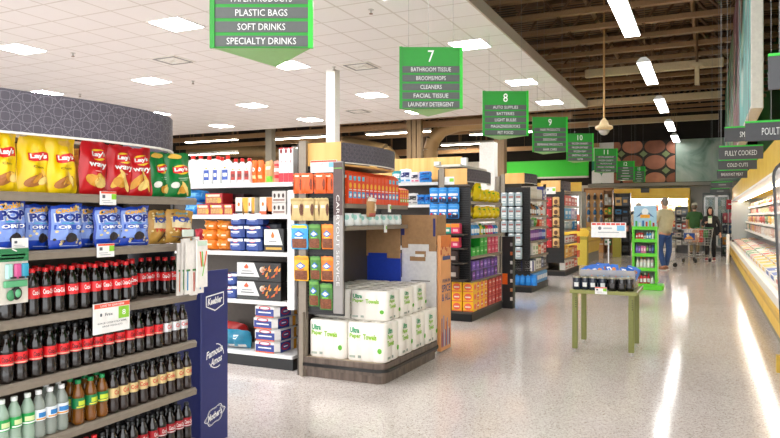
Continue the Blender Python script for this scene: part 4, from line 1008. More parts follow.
PT = asset('nut_pouch', pouch(M('#c9b077', .35), lambda b, mk: (b.oval(mk, .8, .48, .22, .28, M('#6a3f28', .5, 0, .4, 90), 10), b.oval(mk, -.85, .48, .18, .28, M('#6a3f28', .5, 0, .4, 90), 10), b.rect(mk, -.4, .4, .55, .68, CREAM, 3, 1), b.rect(mk, -.9, .9, .85, .95, M('#b3985c', .4), 4, 1)), .1, .14))
PB = asset('nut_pouch', pouch(M('#3aa0d8', .32), nutm(M('#f2d32e', .4), TXT), .11, .165)); PG = asset('nut_pouch', pouch(M('#3f7a2e', .32), nutm(M('#5f9a3e', .4), LIME), .1, .155))
PR = asset('nut_pouch', pouch(M('#e07a1a', .32), nutm(M('#ee9a2e', .4), YEL), .1, .155)); PY = asset('nut_pouch', pouch(M('#efaf1a', .32), nutm(M('#d8901a', .4), ORANGE), .1, .155))
YP = Y7-.035
def peg(k, a, c, yt, yb, label, w0, h0, yo=0.):
    y = YP-yo; xa, xc = xY(a, y), xY(c, y); zt, zb = zY(a, yt, y), zY(a, yb, y)
    k.put(((xa+xc)/2, y, zb), 0, label, 'nut pouch', 'pouches hung on the slat panel', ((xc-xa)/w0, 1, (zt-zb)/h0))
for i, (a, c, yo) in enumerate(((293, 303, 0), (299, 313.5, .03), (313.8, 326, .03), (324, 333.5, 0))): peg(PO, a, c, 173.5, 193.5, f'orange nut pouch, {nth(i, 4)} of the top hanging row', .1, .13, yo)
for i, (a, c, yo) in enumerate(((290.5, 303, 0), (302, 314, .02), (313, 321, 0), (318.5, 329, .02))): peg(PT, a, c, 198, 220.5, f'tan nut pouch, {nth(i, 4)} of the second hanging row', .1, .14, yo)
peg(PB, 291, 308.5, 224, 249, 'blue and yellow nut pouch in the third hanging row', .11, .165)
peg(PG, 308.5, 321, 224, 249, 'green nut pouch in the third hanging row', .1, .155); peg(PR, 321.5, 334, 224, 249, 'orange nut pouch in the third hanging row', .1, .155)
peg(PY, 294, 309, 255.5, 280.5, 'yellow nut pouch, leftmost of the fourth hanging row', .1, .155); peg(PG, 310, 321, 256, 280, 'green nut pouch in the middle of the fourth row', .1, .155)
peg(PR, 321, 334, 256, 281, 'orange nut pouch in the fourth hanging row', .1, .155); peg(PG, 309, 319.5, 280, 306, 'left green nut pouch in the lowest row', .1, .155, .01); peg(PG, 319.5, 333, 283, 309.5, 'right green nut pouch in the lowest row', .1, .155)

# cartons of crackers
def carton(c1, c2):
    def f():
        W, D, H = .074, .09, .25; b = boxmb(W, D, H, M('#e8481c', .4, 0, .04), None, .003)
        b.add([(-W/2, -D/2, H), (W/2, -D/2, H), (W/2, 0, H+.035), (-W/2, 0, H+.035), (-W/2, D/2, H), (W/2, D/2, H)], [(0, 1, 2, 3), (3, 2, 5, 4), (1, 5, 2), (0, 3, 4)], M('#e8481c', .4, 0, .04))
        fn = lambda u, v: (u*W/2, -D/2-.0012, v*H); f2 = lambda u, v: (u*W/2, -D/2-.002, v*H)
        b.rect(fn, -.8, .8, .2, .42, M(c1, .4), 1, 1); b.oval(f2, 0, .3, .5, .06, TXT, 10); b.rect(fn, -.6, .6, .8, .95, M(c2, .4), 1, 1); b.oval(fn, 0, .62, .6, .1, M('#f6b52a', .4), 10); b.rect(fn, -.7, .7, .47, .5, TXT, 1, 1)
        s2 = lambda u, v: (-W/2-.0012, -u*D/2, v*H); s3 = lambda u, v: (-W/2-.002, -u*D/2, v*H)
        b.rect(s2, -.6, .6, .88, .97, TXT, 1, 1); b.rect(s3, -.3, .3, .9, .95, GREY, 1, 1); b.rect(s2, -.5, .5, .3, .31, CREAM, 1, 1); b.rect(s2, -.5, .5, .5, .6, M('#ee6a3a', .4), 1, 1)
        return b
    return asset('cracker_carton', f)
KA = carton('#3aa6dc', '#5ac0e6'); KBc = carton('#7a4a9c', '#e85a3a'); KCc = carton('#9ac03a', '#f2a52a')
ZC = 1.479; n = 13
for i in range(n):
    k = KA if i < 4 else KBc if i < 7 else KBc if i < 10 else KA
    k.put((-2.79, 5.03+.079*i, ZC), HALF, f'orange cracker carton, {nth(i, n, "near end")} of the front row', 'carton', 'cracker cartons')
for i, x in enumerate((-2.885, -2.98, -3.075)):
    KA.put((x, 5.03, ZC), HALF, f'orange cracker carton showing its plain side, {ORD[i]} behind the near corner', 'carton', 'cracker cartons')
for i in range(4):
    KCc.put((-2.78, 6.05+.054*i, ZC), HALF, f'short green-marked cracker carton at the far shelf end, {nth(i, 4, "near end")}', 'carton', 'cracker cartons', (.7, 1, .62))
# wrapped tubs
def tub():
    b = MB(); b.lathe([(.052, 0), (.062, .01), (.062, .05), (.058, .1), (.05, .105)], M('#eef2f0', .3, 0, .03), 16)
    fn = cyl_fn(.0625)
    for k in range(7): b.oval(lambda u, v: fn(u*3, v), -.9+.3*k, .07+.012*(k % 2), .1, .022, M('#9fd4ca', .4), 8)
    return b
KT2 = asset('wrapped_tub', tub)
for i in range(8):
    y = 5.06+.145*i
    KT2.put((-2.81, y, 1.289), HALF, f'white and teal wrapped tub, {nth(i, 8, "near end")} of the lower shelf', 'tub', 'wrapped tubs', (1.15, 1.15, 1.05) if i < 2 else (1, 1, .95))
b = MB(); f, k, mk = bag_fn(.12, .17, .07, 4); b.surf(f, 8, 10, M('#b58a58', .7, 0, .1)); b.surf(k, 8, 10, M('#b58a58', .7, 0, .1), True, True); b.rect(mk, -.9, .9, .8, .99, M('#efe3d3', .5), 4, 2); b.rect(mk, -.7, .8, .03, .2, M('#b0544a', .5), 4, 2); b.rect(mk, .2, .8, .3, .7, M('#e6d8c2', .5), 2, 2)
b.tube((0, 0, .165), (0, .06, .2), .004, STEEL, 5)
solid('hanging_bag', b, 'brown paper bag hung from the orange carton shelf', 'bag', (-2.67, yX(371, -2.67), zX(371, 217, -2.67)), HALF-.3)
for i, (px, z) in enumerate(((389, 1.44), (385, 1.25))):
    y = yX(px, -2.733); b = MB(); b.rbox(-.03, .03, -.003, .003, -.03, .045, WHITE, .001); b.rect(lambda u, v: (u, -.004, v), 0, .027, 0, .03, LIME, 1, 1)
    solid('price_tag', b, ['white price tag under the orange cartons', 'white price tag under the wrapped tubs'][i], 'price tag', (-2.728, y, z), HALF)

# paper towel packs
TW = M('#f2ece2', .35, 0, .03, 6); TWR = M('#dfd8cc', .6); GT = M('#1e9a62', .5); GL = M('#8fc32e', .5)
def towels():
    W, D, H = .36, .28, .29; nx, ny = 3, 2; rx = W/nx/2; b = MB(); pts = []
    def bulge(x0, y0, dx, dy, n, L):
        nx_, ny_ = dy, -dx
        for i in range(n):
            for k in range(6):
                t = (k+.0)/6; a = math.sin(PI*t); o = .014*(a**.5) if a > 0 else 0
                s = (i+t)*L/n; pts.append((x0+dx*s+nx_*o, y0+dy*s+ny_*o))
    bulge(-W/2+.01, -D/2+.01, 1, 0, nx, W-.02); bulge(W/2-.01, -D/2+.01, 0, 1, ny, D-.02); bulge(W/2-.01, D/2-.01, -1, 0, nx, W-.02); bulge(-W/2+.01, D/2-.01, 0, -1, ny, D-.02)
    n = len(pts); sec = [(z, k) for z, k in ((0, .95), (.012, 1), (H-.015, 1), (H-.003, .97), (H, .9))]
    v = [(x*k, y*k, z) for z, k in sec for x, y in pts]
    fs = [tuple(range(n-1, -1, -1)), tuple(range(4*n, 5*n))]
    b.add(v, fs, TW); b.add(v, [(j*n+i, j*n+(i+1) % n, (j+1)*n+(i+1) % n, (j+1)*n+i) for j in range(4) for i in range(n)], TW, True)
    for i in range(nx):
        for j in range(ny):
            cx, cy = -W/2+rx+i*2*rx, -D/2+D/4+j*D/2
            b.lathe([(.052, H-.001), (.05, H+.002), (.022, H+.002), (.02, H-.001)], TWR, 14, cx, cy); b.lathe([(.0, H+.0005), (.02, H+.0015)], M('#8f8676', .7), 10, cx, cy)
    def face(fn, w, s):
        fo = fn
        b.text('Ultra', fo, -.5*w+.08, .8*H, .085*s, .042, GT, .04); b.text('Paper', fo, -.5*w+.085, .64*H, .105*s, .042, GL, .035)
        b.text('Towels', fo, -.5*w+.09+(.13 if w > .3 else 0), (.64 if w > .3 else .48)*H, .125*s, .042, GL, .035)
        b.oval(fo, .5*w-.05, .3*H, .02, .02, M('#5fae2e', .5), 14)
        b.rect(fo, -.5*w+.03, -.5*w+.085, .08*H, .14*H, M('#a9b3a4', .5), 1, 1); b.rect(fo, -.5*w+.11, -.5*w+.14, .08*H, .15*H, M('#9aa598', .5), 1, 1)
    face(lambda u, v: (u, -D/2-.0065, v), W, 1.); face(lambda u, v: (W/2+.0065, u, v), D, 1.)
    return b
KW = asset('paper_towel_pack', towels)
# lower tier: two columns by four, then the upper tier
ZB = .172; G = 'paper towel packs on the wood plinth'
for j in range(4):
    for i in range(2):
        x = -2.53-.395*i; y = 5.085+.3*j
        if i == 0: x, y = -2.555, 5.085+.3*j
        KW.put((x, y, ZB), 0, f'white paper towel pack, lower layer, {"outer" if i == 0 else "inner"} column, {nth(j, 4, "front")}', 'paper towels', G, (1, 1, 1.1))
for j in range(3):
    for i in range(2):
        KW.put((-2.6-.375*i, 5.22+.3*j, ZB+.321), 0, f'white paper towel pack, upper layer, {"outer" if i == 0 else "inner"} column, {nth(j, 3, "front")}', 'paper towels', G, (1, 1, .86))
# cardboard displays beside the plinth
b = MB(); r = thing('snack_display', 'tall white and brown cardboard display with cut handle beside the paper towels', 'display', (-2.66, 6.4, 0))
x0, x1, ya, yb = xY(402, 6.29), xY(436.5, 6.29), 6.29, 6.56
b = MB(); b.box(x0, x1, ya, yb, 0, 1.09, M('#e6e3de', .6)); part(b, 'white_case', r)
b = MB(); b.box(x0, x1, ya+.02, yb, 1.09, 1.385, KRAFT); b.box(x0, x0+.07, ya-.004, ya+.02, 1.05, 1.385, KRAFT); b.box(x1-.08, x1, ya-.004, ya+.02, 1.02, 1.385, KRAFT); b.box(x0+.07, x1-.08, ya-.003, ya+.02, 1.09, 1.385, KRAFT)
b.box(x0-.01, x0+.03, ya-.007, ya, 1.18, 1.25, M('#2a2f6a', .5)); b.box(x1-.035, x1-.01, ya-.007, ya, 1.17, 1.35, M('#2a2f6a', .5)); part(b, 'kraft_top', r)
b = MB(); xm = (x0+x1)/2
b.box(xm-.1, xm+.07, ya-.004, ya, .92, .965, KRAFT); b.box(xm-.04, xm+.075, ya-.005, ya, .965, 1.02, KRAFT); b.box(xm-.04, xm+.06, ya-.007, ya-.004, .962, .99, WHITE); part(b, 'handle_cutout', r)
b = MB(); b.box(xm-.09, xm+.12, ya-.004, ya, .715, .725, M('#8f8a80', .6)); part(b, 'slot', r)
r = thing('orange_display', 'tall orange cardboard side display lettered SPICE & ALL', 'display', (x1+.025, 6.44, 0), HALF)
w = .29; b = MB(); b.rbox(-w/2, w/2, -.02, .02, .02, 1.18, M('#e9a469', .5, 0, .05, 5), .004); 
fn = lambda u, v: (u, -.0212, v); f2 = lambda u, v: (u, -.0218, v)
b.rect(fn, -w/2, w/2, 1.06, 1.18, M('#e37a2a', .5), 1, 1); b.rect(f2, -.1, .12, .93, .97, M('#3b4a86', .5), 1, 1)
for k in range(8): b.oval(fn, -.14+.04*(k % 7), 1.02+.05*math.sin(k*2.3), .02, .02, M('#c9502a', .5), 8)
INKB = M('#3a3f78', .5)
b.text('PREMIUM', f2, 0, .72, .2, .035, INKB, .01); b.text('SPICE', f2, 0, .645, .24, .075, INKB, .02); b.text('& ALL', f2, 0, .555, .24, .075, INKB, .02)
for k in range(10):
    q = random.Random(k); b.rect(f2, -.13+.026*k, -.11+.026*k, .06, q.uniform(.18, .38), M(['#3a4a8c', '#c9502a', '#7a8fc0', '#e8d8c0'][k % 4], .5), 1, 1)
b.build('panel', r)
b = MB(); r = thing('shipper_box', 'open cardboard box with deep blue inside, standing behind the paper towels', 'box', (-2.95, 6.1, 0))
xa, xc2 = xY(366.5, 6.17), xY(400.5, 6.17)
b = MB(); b.box(xa, xc2, 6.17, 6.19, .18, 1.0, M('#1f3fb0', .5)); part(b, 'blue_panel', r)
b = MB(); b.box(xa, xc2, 6.155, 6.17, 1.0, 1.245, KRAFT); b.box(xc2-.14, xc2, 6.15, 6.17, .95, 1.0, KRAFT); b.box(xa, xa+.02, 6.15, 6.19, .97, 1.25, KRAFT); part(b, 'kraft_flap', r)
# ================================================================ the gondola between aisles seven and eight, and its end display
gondola('white-shelved gondola with paper goods behind the orange cartons', -6.5, -3.26, 8.42, [(1.53, .4), (1.83, .4), (1.25, .4), (.95, .4), (.5, .4)], 1.86)
b = MB(); b.box(-10.5, -3.12, 8.95, 8.99, 1.9, 2.21, mat_wood('honey_maple_slats', [(.3, '#d3a155'), (.7, '#e6ba70')], (6, 6, .3), .5)); b.box(-3.12, -3.04, 8.93, 9.01, 1.85, 2.19, WHITE)
at('shelf_topper', b, 'long honey wood topper board above the paper goods shelves', 'board')
def gp(px): return xY(px, 8.5)
def sideput(k, a, c, z, h0, label, cat, grp, w0, yo=8.5):
    xa, xc = xY(a, yo), xY(c, yo); k.put(((xa+xc)/2, yo, z), 0, label, cat, grp, ((xc-xa)/w0, 1, h0))
def gpack(m, m2, m3): return lambda: bag(.14, .14, .1, m, lambda b, mk: (b.rect(mk, -.7, .7, .4, .75, m2, 3, 2), b.rect(mk, -.8, .8, .1, .22, m3, 3, 1)), 3, None, 8, 8)
G = 'paper goods behind the orange cartons'
sideput(asset('soft_pack', gpack(M('#1d8a90', .4), TXT, SKY)), 392, 402, 1.835, 1.2, 'teal and white pack at left of the upper paper goods shelf', 'pack', G, .14)
sideput(asset('soft_pack', gpack(M('#e8ebf2', .4), NAVY, SKY)), 400, 412, 1.835, 1.35, 'white and navy pack on the upper paper goods shelf', 'pack', G, .14)
sideput(asset('soft_pack', gpack(M('#e9dfe0', .4), M('#2d2f45', .4), PINK)), 411, 420, 1.835, 1.0, 'white pack with dark label beside the blue ones', 'pack', G, .14)
KBp = asset('soft_pack', gpack(M('#1f7fd2', .35), DKBLUE, SKY))
sideput(KBp, 419.5, 432, 1.835, .55, 'lower of two blue packs on the upper shelf', 'pack', G, .14); sideput(KBp, 419.5, 432, 1.912, .5, 'upper of two blue packs on the upper shelf', 'pack', G, .14)
sideput(asset('soft_pack', gpack(M('#d9d5d0', .4), CHAR, GREY)), 407, 419, 1.535, 1.1, 'grey and black pack on the lower paper goods shelf', 'pack', G, .14)
sideput(KBp, 417, 426, 1.535, .95, 'blue pack on the lower shelf, left of two', 'pack', G, .14); sideput(KBp, 425, 433, 1.535, .95, 'blue pack on the lower shelf, right of two', 'pack', G, .14)
sideput(asset('soft_pack', gpack(M('#3fae4a', .35), LIME, TXT)), 394, 408, 1.535, .35, 'low green pack on the lower paper goods shelf', 'pack', G, .14)

Y8 = 8.36
def pouter(m, a=.1): return m
u8 = endcap('end shelf unit of yellow bags, green boxes and blue pouches', Y8, 9.78, -3.2, -2.77, [1.565, 1.335, 1.118, .845, .525], 1.99, (.5, 1.75))
b = MB(); b.box(-3.17, -2.84, Y8+.01, Y8+.04, 1.79, 2.0, WOOD); part(b, 'wood_side', u8)
b = MB(); b.box(-3.24, -2.8, Y8-.005, Y8+.05, 1.765, 1.79, DKTAUPE); part(b, 'wood_shelf', u8)
header(u8, [(-2.84, Y8+.02), (-2.8, 8.6), (-2.78, 8.9), (-2.79, 9.2), (-2.83, 9.4), (-2.9, 9.5)], 1.83, 1.995, cell=.09)
b = MB(); b.extry([(-3.3, 2.04), (-3.22, 2.06), (-3.22, 2.1), (-3.3, 2.1)], Y8, Y8+.06, OFFW); b.box(-3.3, -2.95, Y8+.06, 9.6, 2.03, 2.06, OFFW); part(b, 'top_rail', u8)
card('price_card', .2, .115, (xY(447, Y8), Y8+.005, zY(447, 185.5, Y8)), 0, 'white price card with green strip on the second wood panel', top='#f3f2ee', green=True, group='cards on wood panels')
def sp(px0, px1, yo): return (xY(px0, yo)+xY(px1, yo))/2, abs(xY(px1, yo)-xY(px0, yo))
PBL = asset('blue_pouch', pouch(M('#1c86d4', .32), lambda b, mk: (b.rect(mk, -.8, .8, .45, .6, TXT, 4, 1), b.rect(mk, -.85, .85, .0+.03, .28, M('#23304f', .4), 4, 1), b.oval(mk, -.5, .3, .3, .08, RED, 10), b.oval(mk, .3, .3, .3, .07, TXT, 10), b.rect(mk, -.6, .7, .78, .84, SKY, 3, 1)), .11, .17, .04))
yo = Y8-.03
for j, (yt, yb) in enumerate(((187.5, 202.5), (203.5, 218.5))):
    for i, (a, c) in enumerate(((429.5, 439), (438.5, 447.5), (447, 459.5))):
        x, w = sp(a, c, yo-.02*(i % 2)); zt, zb = zY(450, yt, yo), zY(450, yb, yo)
        PBL.put((x, yo-.02*(i % 2), zb), 0, f'blue pouch, {["left", "middle", "right"][i]} of the {["upper", "lower"][j]} hanging row beside the yellow bags', 'pouch', 'blue hanging pouches', (w/.11, 1, (zt-zb)/.17))
def tray(c1, c2): return lambda: boxmb(.1, .1, .1, M(c1, .4), lambda b, fn: (b.rect(fn, -.95, .95, .62, .98, M('#e8902a', .4), 1, 1), b.rect(fn, -.5, .6, .2, .45, M(c2, .4), 1, 1)))
TK = asset('snack_box', tray('#1f9a84', '#e8e2d8')); PK = asset('snack_box', tray('#d83a62', '#f0b8c4')); DK = asset('dark_pot', lambda: boxmb(.1, .1, .12, M('#3a2a26', .45), lambda b, fn: b.rect(fn, -.5, .7, .2, .5, M('#b5a89c', .5), 1, 1), .02))
for i, (k, a, c, yt, yb, lab, cat) in enumerate(((TK, 444, 452, 223.5, 233.5, 'teal and orange box on the small side shelf', 'box'), (PK, 452, 460.5, 223.5, 233.5, 'pink box beside the teal one on the side shelf', 'box'), (PK, 445, 452, 237.5, 247.5, 'left pink box on the lower side shelf', 'box'), (PK, 452, 460, 237.5, 247.5, 'right pink box on the lower side shelf', 'box'), (DK, 447.5, 458, 250, 262, 'dark brown pot under the pink boxes', 'pot'), (DK, 448, 458.5, 265, 279, 'lower dark brown pot near the side shelf foot', 'pot'))):
    yo = Y8-.1; x, w = sp(a, c, yo); zt, zb = zY(452, yt, yo), zY(452, yb, yo)
    k.put((x, yo+.01, zb), 0, lab, cat, 'side shelf items', (w/.1, 1, (zt-zb)/(.12 if k is DK else .1)))
b = MB()
for z in (zY(452, 234, Y8-.1), zY(452, 248, Y8-.1), zY(452, 262.5, Y8-.1), zY(452, 279.5, Y8-.1)): b.box(-3.17, -2.83, Y8-.15, Y8+.03, z-.016, z-.001, DKTAUPE)
part(b, 'side_shelf', u8)
def fbox(c1, c2, c3): return lambda: boxmb(.15, .16, .145, M(c1, .4, 0, .03), lambda b, fn: (b.oval(fn, 0, .52, .74, .36, M(c2, .4), 12), b.rect(lambda u, v: (u*.075, -.0822, v*.145), -.5, .5, .42, .56, M(c3, .4), 1, 1), b.rect(fn, -.95, .95, .02, .12, M(c2, .4), 1, 1), [b.oval(side(.15, .16, .145), 0, .5, .6, .3, M(c2, .4), 12)]))
KYo = asset('soda_box', fbox('#ffc01e', '#f0684e', '#fbe9d6')); KRo = asset('soda_box', fbox('#b0222a', '#d8564e', '#efd8d0'))
z0 = .127
for j in range(3):
    for i, x in enumerate((-2.985, -2.83)):
        KYo.put((x, Y8+.1, z0+.128*j), 0, f'yellow and orange box facing the camera, {["lower", "middle", "top"][j]} layer, {["left", "right"][i]} stack', 'box', 'yellow boxes on the base shelf', (.95, 1, .87))
for j in range(3):
    for i, y in enumerate((8.62, 8.79, 8.96)):
        KYo.put((-2.85, y, z0+.128*j), HALF, f'yellow and orange box facing the walkway, {["lower", "middle", "top"][j]} layer, {nth(i, 3, "near end")}', 'box', 'yellow boxes on the base shelf', (1, 1, .87))
    for i, y in enumerate((9.17, 9.34, 9.52, 9.68)):
        KRo.put((-2.85, y, z0+.128*j), HALF, f'dark red box at the base shelf far end, {["lower", "middle", "top"][j]} layer, {nth(i, 4, "near end")}', 'box', 'red boxes on the base shelf', (1, 1, .87))
KPu = asset('snack_box', fbox('#4b2a86', '#7a4ac0', '#b8a2e0')); KPp = asset('snack_box', fbox('#2c1f4c', '#8a3ab0', '#d0b0e8'))
for j in range(2):
    for i in range(7):
        (KPu if (i+j) % 3 else KPp).put((-2.87, 8.5+.17*i, .53+.13*j), HALF, f'purple box, {["lower", "upper"][j]} layer, {nth(i, 7, "near end")} of the purple shelf', 'box', 'purple boxes', (1.05, 1, .88))
KGb = asset('snack_box', fbox('#18a02c', '#43c24e', '#c8ecc4')); KPk = asset('snack_box', fbox('#c22550', '#e06a86', '#f2ccd4'))
for j in range(2):
    for i in range(7):
        if j == 1 and i in (0, 1): continue
        (KGb if i < 4 else KPk).put((-2.87, 8.5+.175*i, .85+.12*j), HALF, f'{"green" if i < 4 else "rose pink"} box, {["lower", "upper"][j]} layer, {nth(i, 7, "near end")} of its shelf', 'box', 'green and pink boxes', (1.05, 1, .81))
def sbot(c, cc, w=.05, h=.16):
    def f():
        b = MB(); b.lathe([(w*.45, 0), (w*.5, .01), (w*.5, h*.62), (w*.3, h*.78), (w*.2, h*.82)], M(c, .35), 10); b.lathe([(w*.22, h*.8), (w*.22, h*.98), (w*.16, h)], M(cc, .4), 8)
        b.rect(cyl_fn(w*.5+.001), -.9, .9, h*.15, h*.5, M('#eef2f4', .4), 4, 1); return b
    return asset('small_bottle', f)
cols = [('#4a9ad8', '#e8eef2')]*3+[('#e8d22a', '#3a9a3a'), ('#3aa04a', '#f2f2f2'), ('#e8502a', '#f2f2f2'), ('#e04a9a', '#f2f2f2'), ('#d83a8a', '#f2e2ea'), ('#2a62c8', '#f2f2f2'), ('#2a9ac8', '#f2f2f2')]
cn = ['blue and white']*3+['yellow', 'green', 'orange', 'pink', 'magenta', 'deep blue', 'aqua']
ks = {}
for i, (c, cc) in enumerate(cols):
    k = ks.setdefault((c, cc), sbot(c, cc)); w = i < 3
    k.put((-2.83, 8.47+.12*i+(.05 if i > 2 else 0), 1.123), HALF, f'{cn[i]} small bottle, {nth(i, 10, "near end")} on the bottle shelf', 'bottle', 'small bottles under the yellow bags', (1.9, 1.9, 1.05) if w else (1.7, 1.7, .95))
def ybag(sd): return asset('yellow_bag', lambda: bag(.2, .2, .14, M('#f0d400', .35, 0, .06, 9), lambda b, mk: (b.oval(mk, .1, .55, .4, .16, M('#d9b800', .4), 12), b.oval(mk, -.2, .75, .2, .06, M('#5aae2a', .4), 8), b.rect(mk, -.4, .5, .3, .4, M('#f7ea8a', .4), 3, 1)), sd, None, 10, 10))
KYb = [ybag(i) for i in range(3)]
for j, z in enumerate((1.34, 1.57)):
    for i in range(6):
        y = 8.53+.225*i; big = (j == 1 and i == 1)
        KYb[(i+j) % 3].put((-2.9+.05*(i > 0), y, z), HALF, f'plump yellow bag, {nth(i, 6, "near end")} on the {["lower", "upper"][j]} yellow shelf', 'bag', 'yellow bags', (1.1, 1, 1.3 if big else .92-.04*(i % 3)), (0, .12 if big else .05*(i % 3-1)))
# black slim tower
r = thing('slim_display_tower', 'slim black display tower with small tags at the far end of the yellow bags unit', 'display', (-2.7, 9.9, 0))
b = MB(); b.rbox(-2.79, -2.62, 9.83, 9.97, 0, 1.07, BLACK, .01); part(b, 'tower_body', r)
for k in range(7):
    b = MB(); b.rbox(-2.66, -2.625, 9.822, 9.83, .12+.135*k, .17+.135*k, [OFFW, M('#c98a5a', .5), OFFW, GREY, OFFW, M('#d86a3a', .5), GREY][k], .002); part(b, 'product_tag', r)
b = MB(); b.rbox(-2.78, -2.7, 9.815, 9.83, .36, .52, ORANGE, .004); o = part(b, 'product_pack', r); o['label'] = 'orange hanging pack'

# ================================================================ third end display (grey bottles, rolls)
Y9 = 12.0
u9 = endcap('end shelf unit of pale bottles and paper rolls, third along the walkway', Y9, 13.4, -3.4, -2.86, [1.69, 1.39, 1.18, .925, .66, .385], 2.12, (.3, 1.9))
b = MB(); b.box(-3.34, -2.985, Y9-.01, Y9+.03, 1.965, 2.155, WOOD); part(b, 'wood_side', u9)
header(u9, [(-2.985, Y9), (-2.93, 12.2), (-2.9, 12.5), (-2.93, 12.75), (-3.0, 12.85)], 1.98, 2.15, cell=.12)
b = MB(); b.box(-3.52, -3.44, Y9-.03, Y9+.05, 0, 2.1, TAUPE); part(b, 'upright', u9)
KGr = asset('pale_bottle', lambda: boxmb(.1, .08, .2, M('#a9bcc2', .35, 0, .05), lambda b, fn: (b.rect(fn, -.7, .7, .2, .55, M('#dfe5e4', .4), 1, 1), b.rect(fn, -.7, .7, .6, .72, M('#b0706a', .4), 1, 1), b.rect(fn, -.5, .5, .9, 1.0, TXT, 1, 1), b.rect(fn, -.5, .6, .3, .36, M('#4a7a94', .4), 1, 1)), .02))
yo = Y9-.06
for j, (yt, yb) in enumerate(((192.5, 206), (207, 219.5), (220.5, 232.5), (233.5, 245.5), (247, 259))):
    for i, (a, c) in enumerate(((501.5, 507.5), (508.5, 514.5), (515.5, 522))):
        if j > 2 and i == 0: continue
        x, w = sp(a, c, yo); zt, zb = zY(512, yt, yo), zY(512, yb, yo)
        KGr.put((x, yo, zb), 0, f'pale grey bottle pack, {["left", "middle", "right"][i]} in the {["top", "second", "third", "fourth", "lowest"][j]} hung row', 'bottle', 'pale bottle packs', (w/.1, 1, (zt-zb)/.2))
KWb = asset('white_box', lambda: boxmb(.16, .14, .16, M('#e2e0de', .45), lambda b, fn: (b.oval(fn, .1, .6, .12, .1, CHAR, 8), b.rect(fn, .7, 1, 0, 1, NAVY, 1, 1), b.rect(fn, -.7, .4, .15, .3, GREY, 1, 1))))
for i, (a, c) in enumerate(((515, 522.5), (525, 534))):
    x, w = sp(a, c, Y9+.05); KWb.put((x, Y9+.1, .39), 0, f'white box facing the camera, {["left", "right"][i]} of two above the blue rolls', 'box', 'white boxes', (w/.16, 1, 1.15))
def cyl(c, c2, r=.05, h=.16):
    def f():
        b = MB(); b.lathe([(r*.9, 0), (r, .008), (r, h-.01), (r*.9, h)], M(c, .4), 12); b.rect(cyl_fn(r+.001), -.8, .8, .3*h, .7*h, M(c2, .4), 4, 1); return b
    return asset('product_roll', f)
KBr = cyl('#1f86e0', '#2f98ee', .055, .2); KBs = cyl('#6aa4dc', '#e6ecf2', .055, .2)
for i in range(5):
    KBr.put((-3.23+.1*i, Y9+.08, .127), 0, f'bright blue roll facing the camera, {nth(i, 5)} on the base shelf', 'roll', 'blue rolls')
for i in range(9):
    KBs.put((-2.92, 12.2+.14*i, .127), HALF, f'pale blue roll facing the walkway, {nth(i, 9, "near end")}', 'roll', 'blue rolls')
def shelfrow(z, X, y0, y1, specs, what, unit, grp):
    n = len(specs); dy = (y1-y0)/n
    for i, sp_ in enumerate(specs):
        kind, c, c2, h, nm = sp_
        key = (kind, c, c2)
        if key not in KINDS:
            if kind == 'box': KINDS[key] = asset('product_box', lambda: boxmb(.14, .14, .2, M(c, .4, 0, .03), lambda b, fn: (b.rect(fn, -.7, .7, .45, .75, M(c2, .4), 1, 1), b.rect(fn, -.6, .5, .15, .25, M(c2, .4), 1, 1), b.rect(side(.14, .14, .2), -.6, .6, .45, .75, M(c2, .4), 1, 1))))
            elif kind == 'roll': KINDS[key] = cyl(c, c2, .065, .2); KINDS[key].name = 'product_roll'
            elif kind == 'bot': KINDS[key] = sbot(c, c2, .11, .2)
            else: KINDS[key] = asset('product_bag', lambda: bag(.15, .2, .09, M(c, .4), lambda b, mk: b.rect(mk, -.6, .6, .4, .7, M(c2, .4), 3, 1), 3, None, 8, 8))
        KINDS[key].put((X, y0+dy*(i+.5), z+.004), HALF, f'{nm}, {nth(i, n, "near end")} of the {what} shelf, {unit}', {'box': 'box', 'roll': 'roll', 'bot': 'bottle', 'bag': 'bag'}[kind], grp, (dy/.145, .9, h/.2))
KINDS = {}
P9 = 'third end unit'; G9 = 'items on the third end unit'
shelfrow(1.69, -2.95, 12.1, 13.35, [('roll', '#dcd6c6', '#e9e4d8', .2, 'cream paper roll')]*4+[('roll', '#e6e2da', '#f0ede6', .19, 'white paper roll')]*3+[('box', '#2b3a86', '#e8ecf2', .26, 'navy box'), ('box', '#e6e8ee', '#6a86c0', .22, 'white and blue box')], 'top', P9, G9)
shelfrow(1.39, -2.95, 12.1, 13.35, [('bot', '#3a2a20', '#2a1d16', .22, 'dark brown bottle'), ('bot', '#a8672a', '#7a4a1c', .22, 'amber bottle'), ('bot', '#8a5a2a', '#5a3a1c', .2, 'brown bottle'), ('bot', '#28618a', '#e6ecf0', .22, 'blue bottle'), ('bot', '#e2e0da', '#c9b8a8', .18, 'white bottle'), ('bot', '#d86a3a', '#f0ece6', .2, 'orange bottle'), ('bot', '#e9e4dc', '#a83a3a', .2, 'white bottle with red cap')], 'second', P9, G9)
shelfrow(1.18, -2.95, 12.1, 13.35, [('box', '#5a6a70', '#9fb0b4', .13, 'slate box'), ('bag', '#4aa84a', '#c8e6a8', .17, 'green bag'), ('bag', '#3f9a3a', '#e8e2a0', .16, 'leaf green bag'), ('box', '#e0502a', '#f2c8a0', .13, 'orange box'), ('box', '#cf8a86', '#efe0dc', .13, 'pink box'), ('box', '#c9c0b8', '#8f8a86', .13, 'grey box')], 'third', P9, G9)
shelfrow(.925, -2.95, 12.05, 13.35, [('roll', '#7a3a9c', '#c8a8dc', .19, 'purple roll')]*5+[('roll', '#5a3a9a', '#b8a8e0', .2, 'violet roll')]*2+[('roll', '#3a55b8', '#c0cbe8', .19, 'blue roll')]*2, 'fourth', P9, G9)
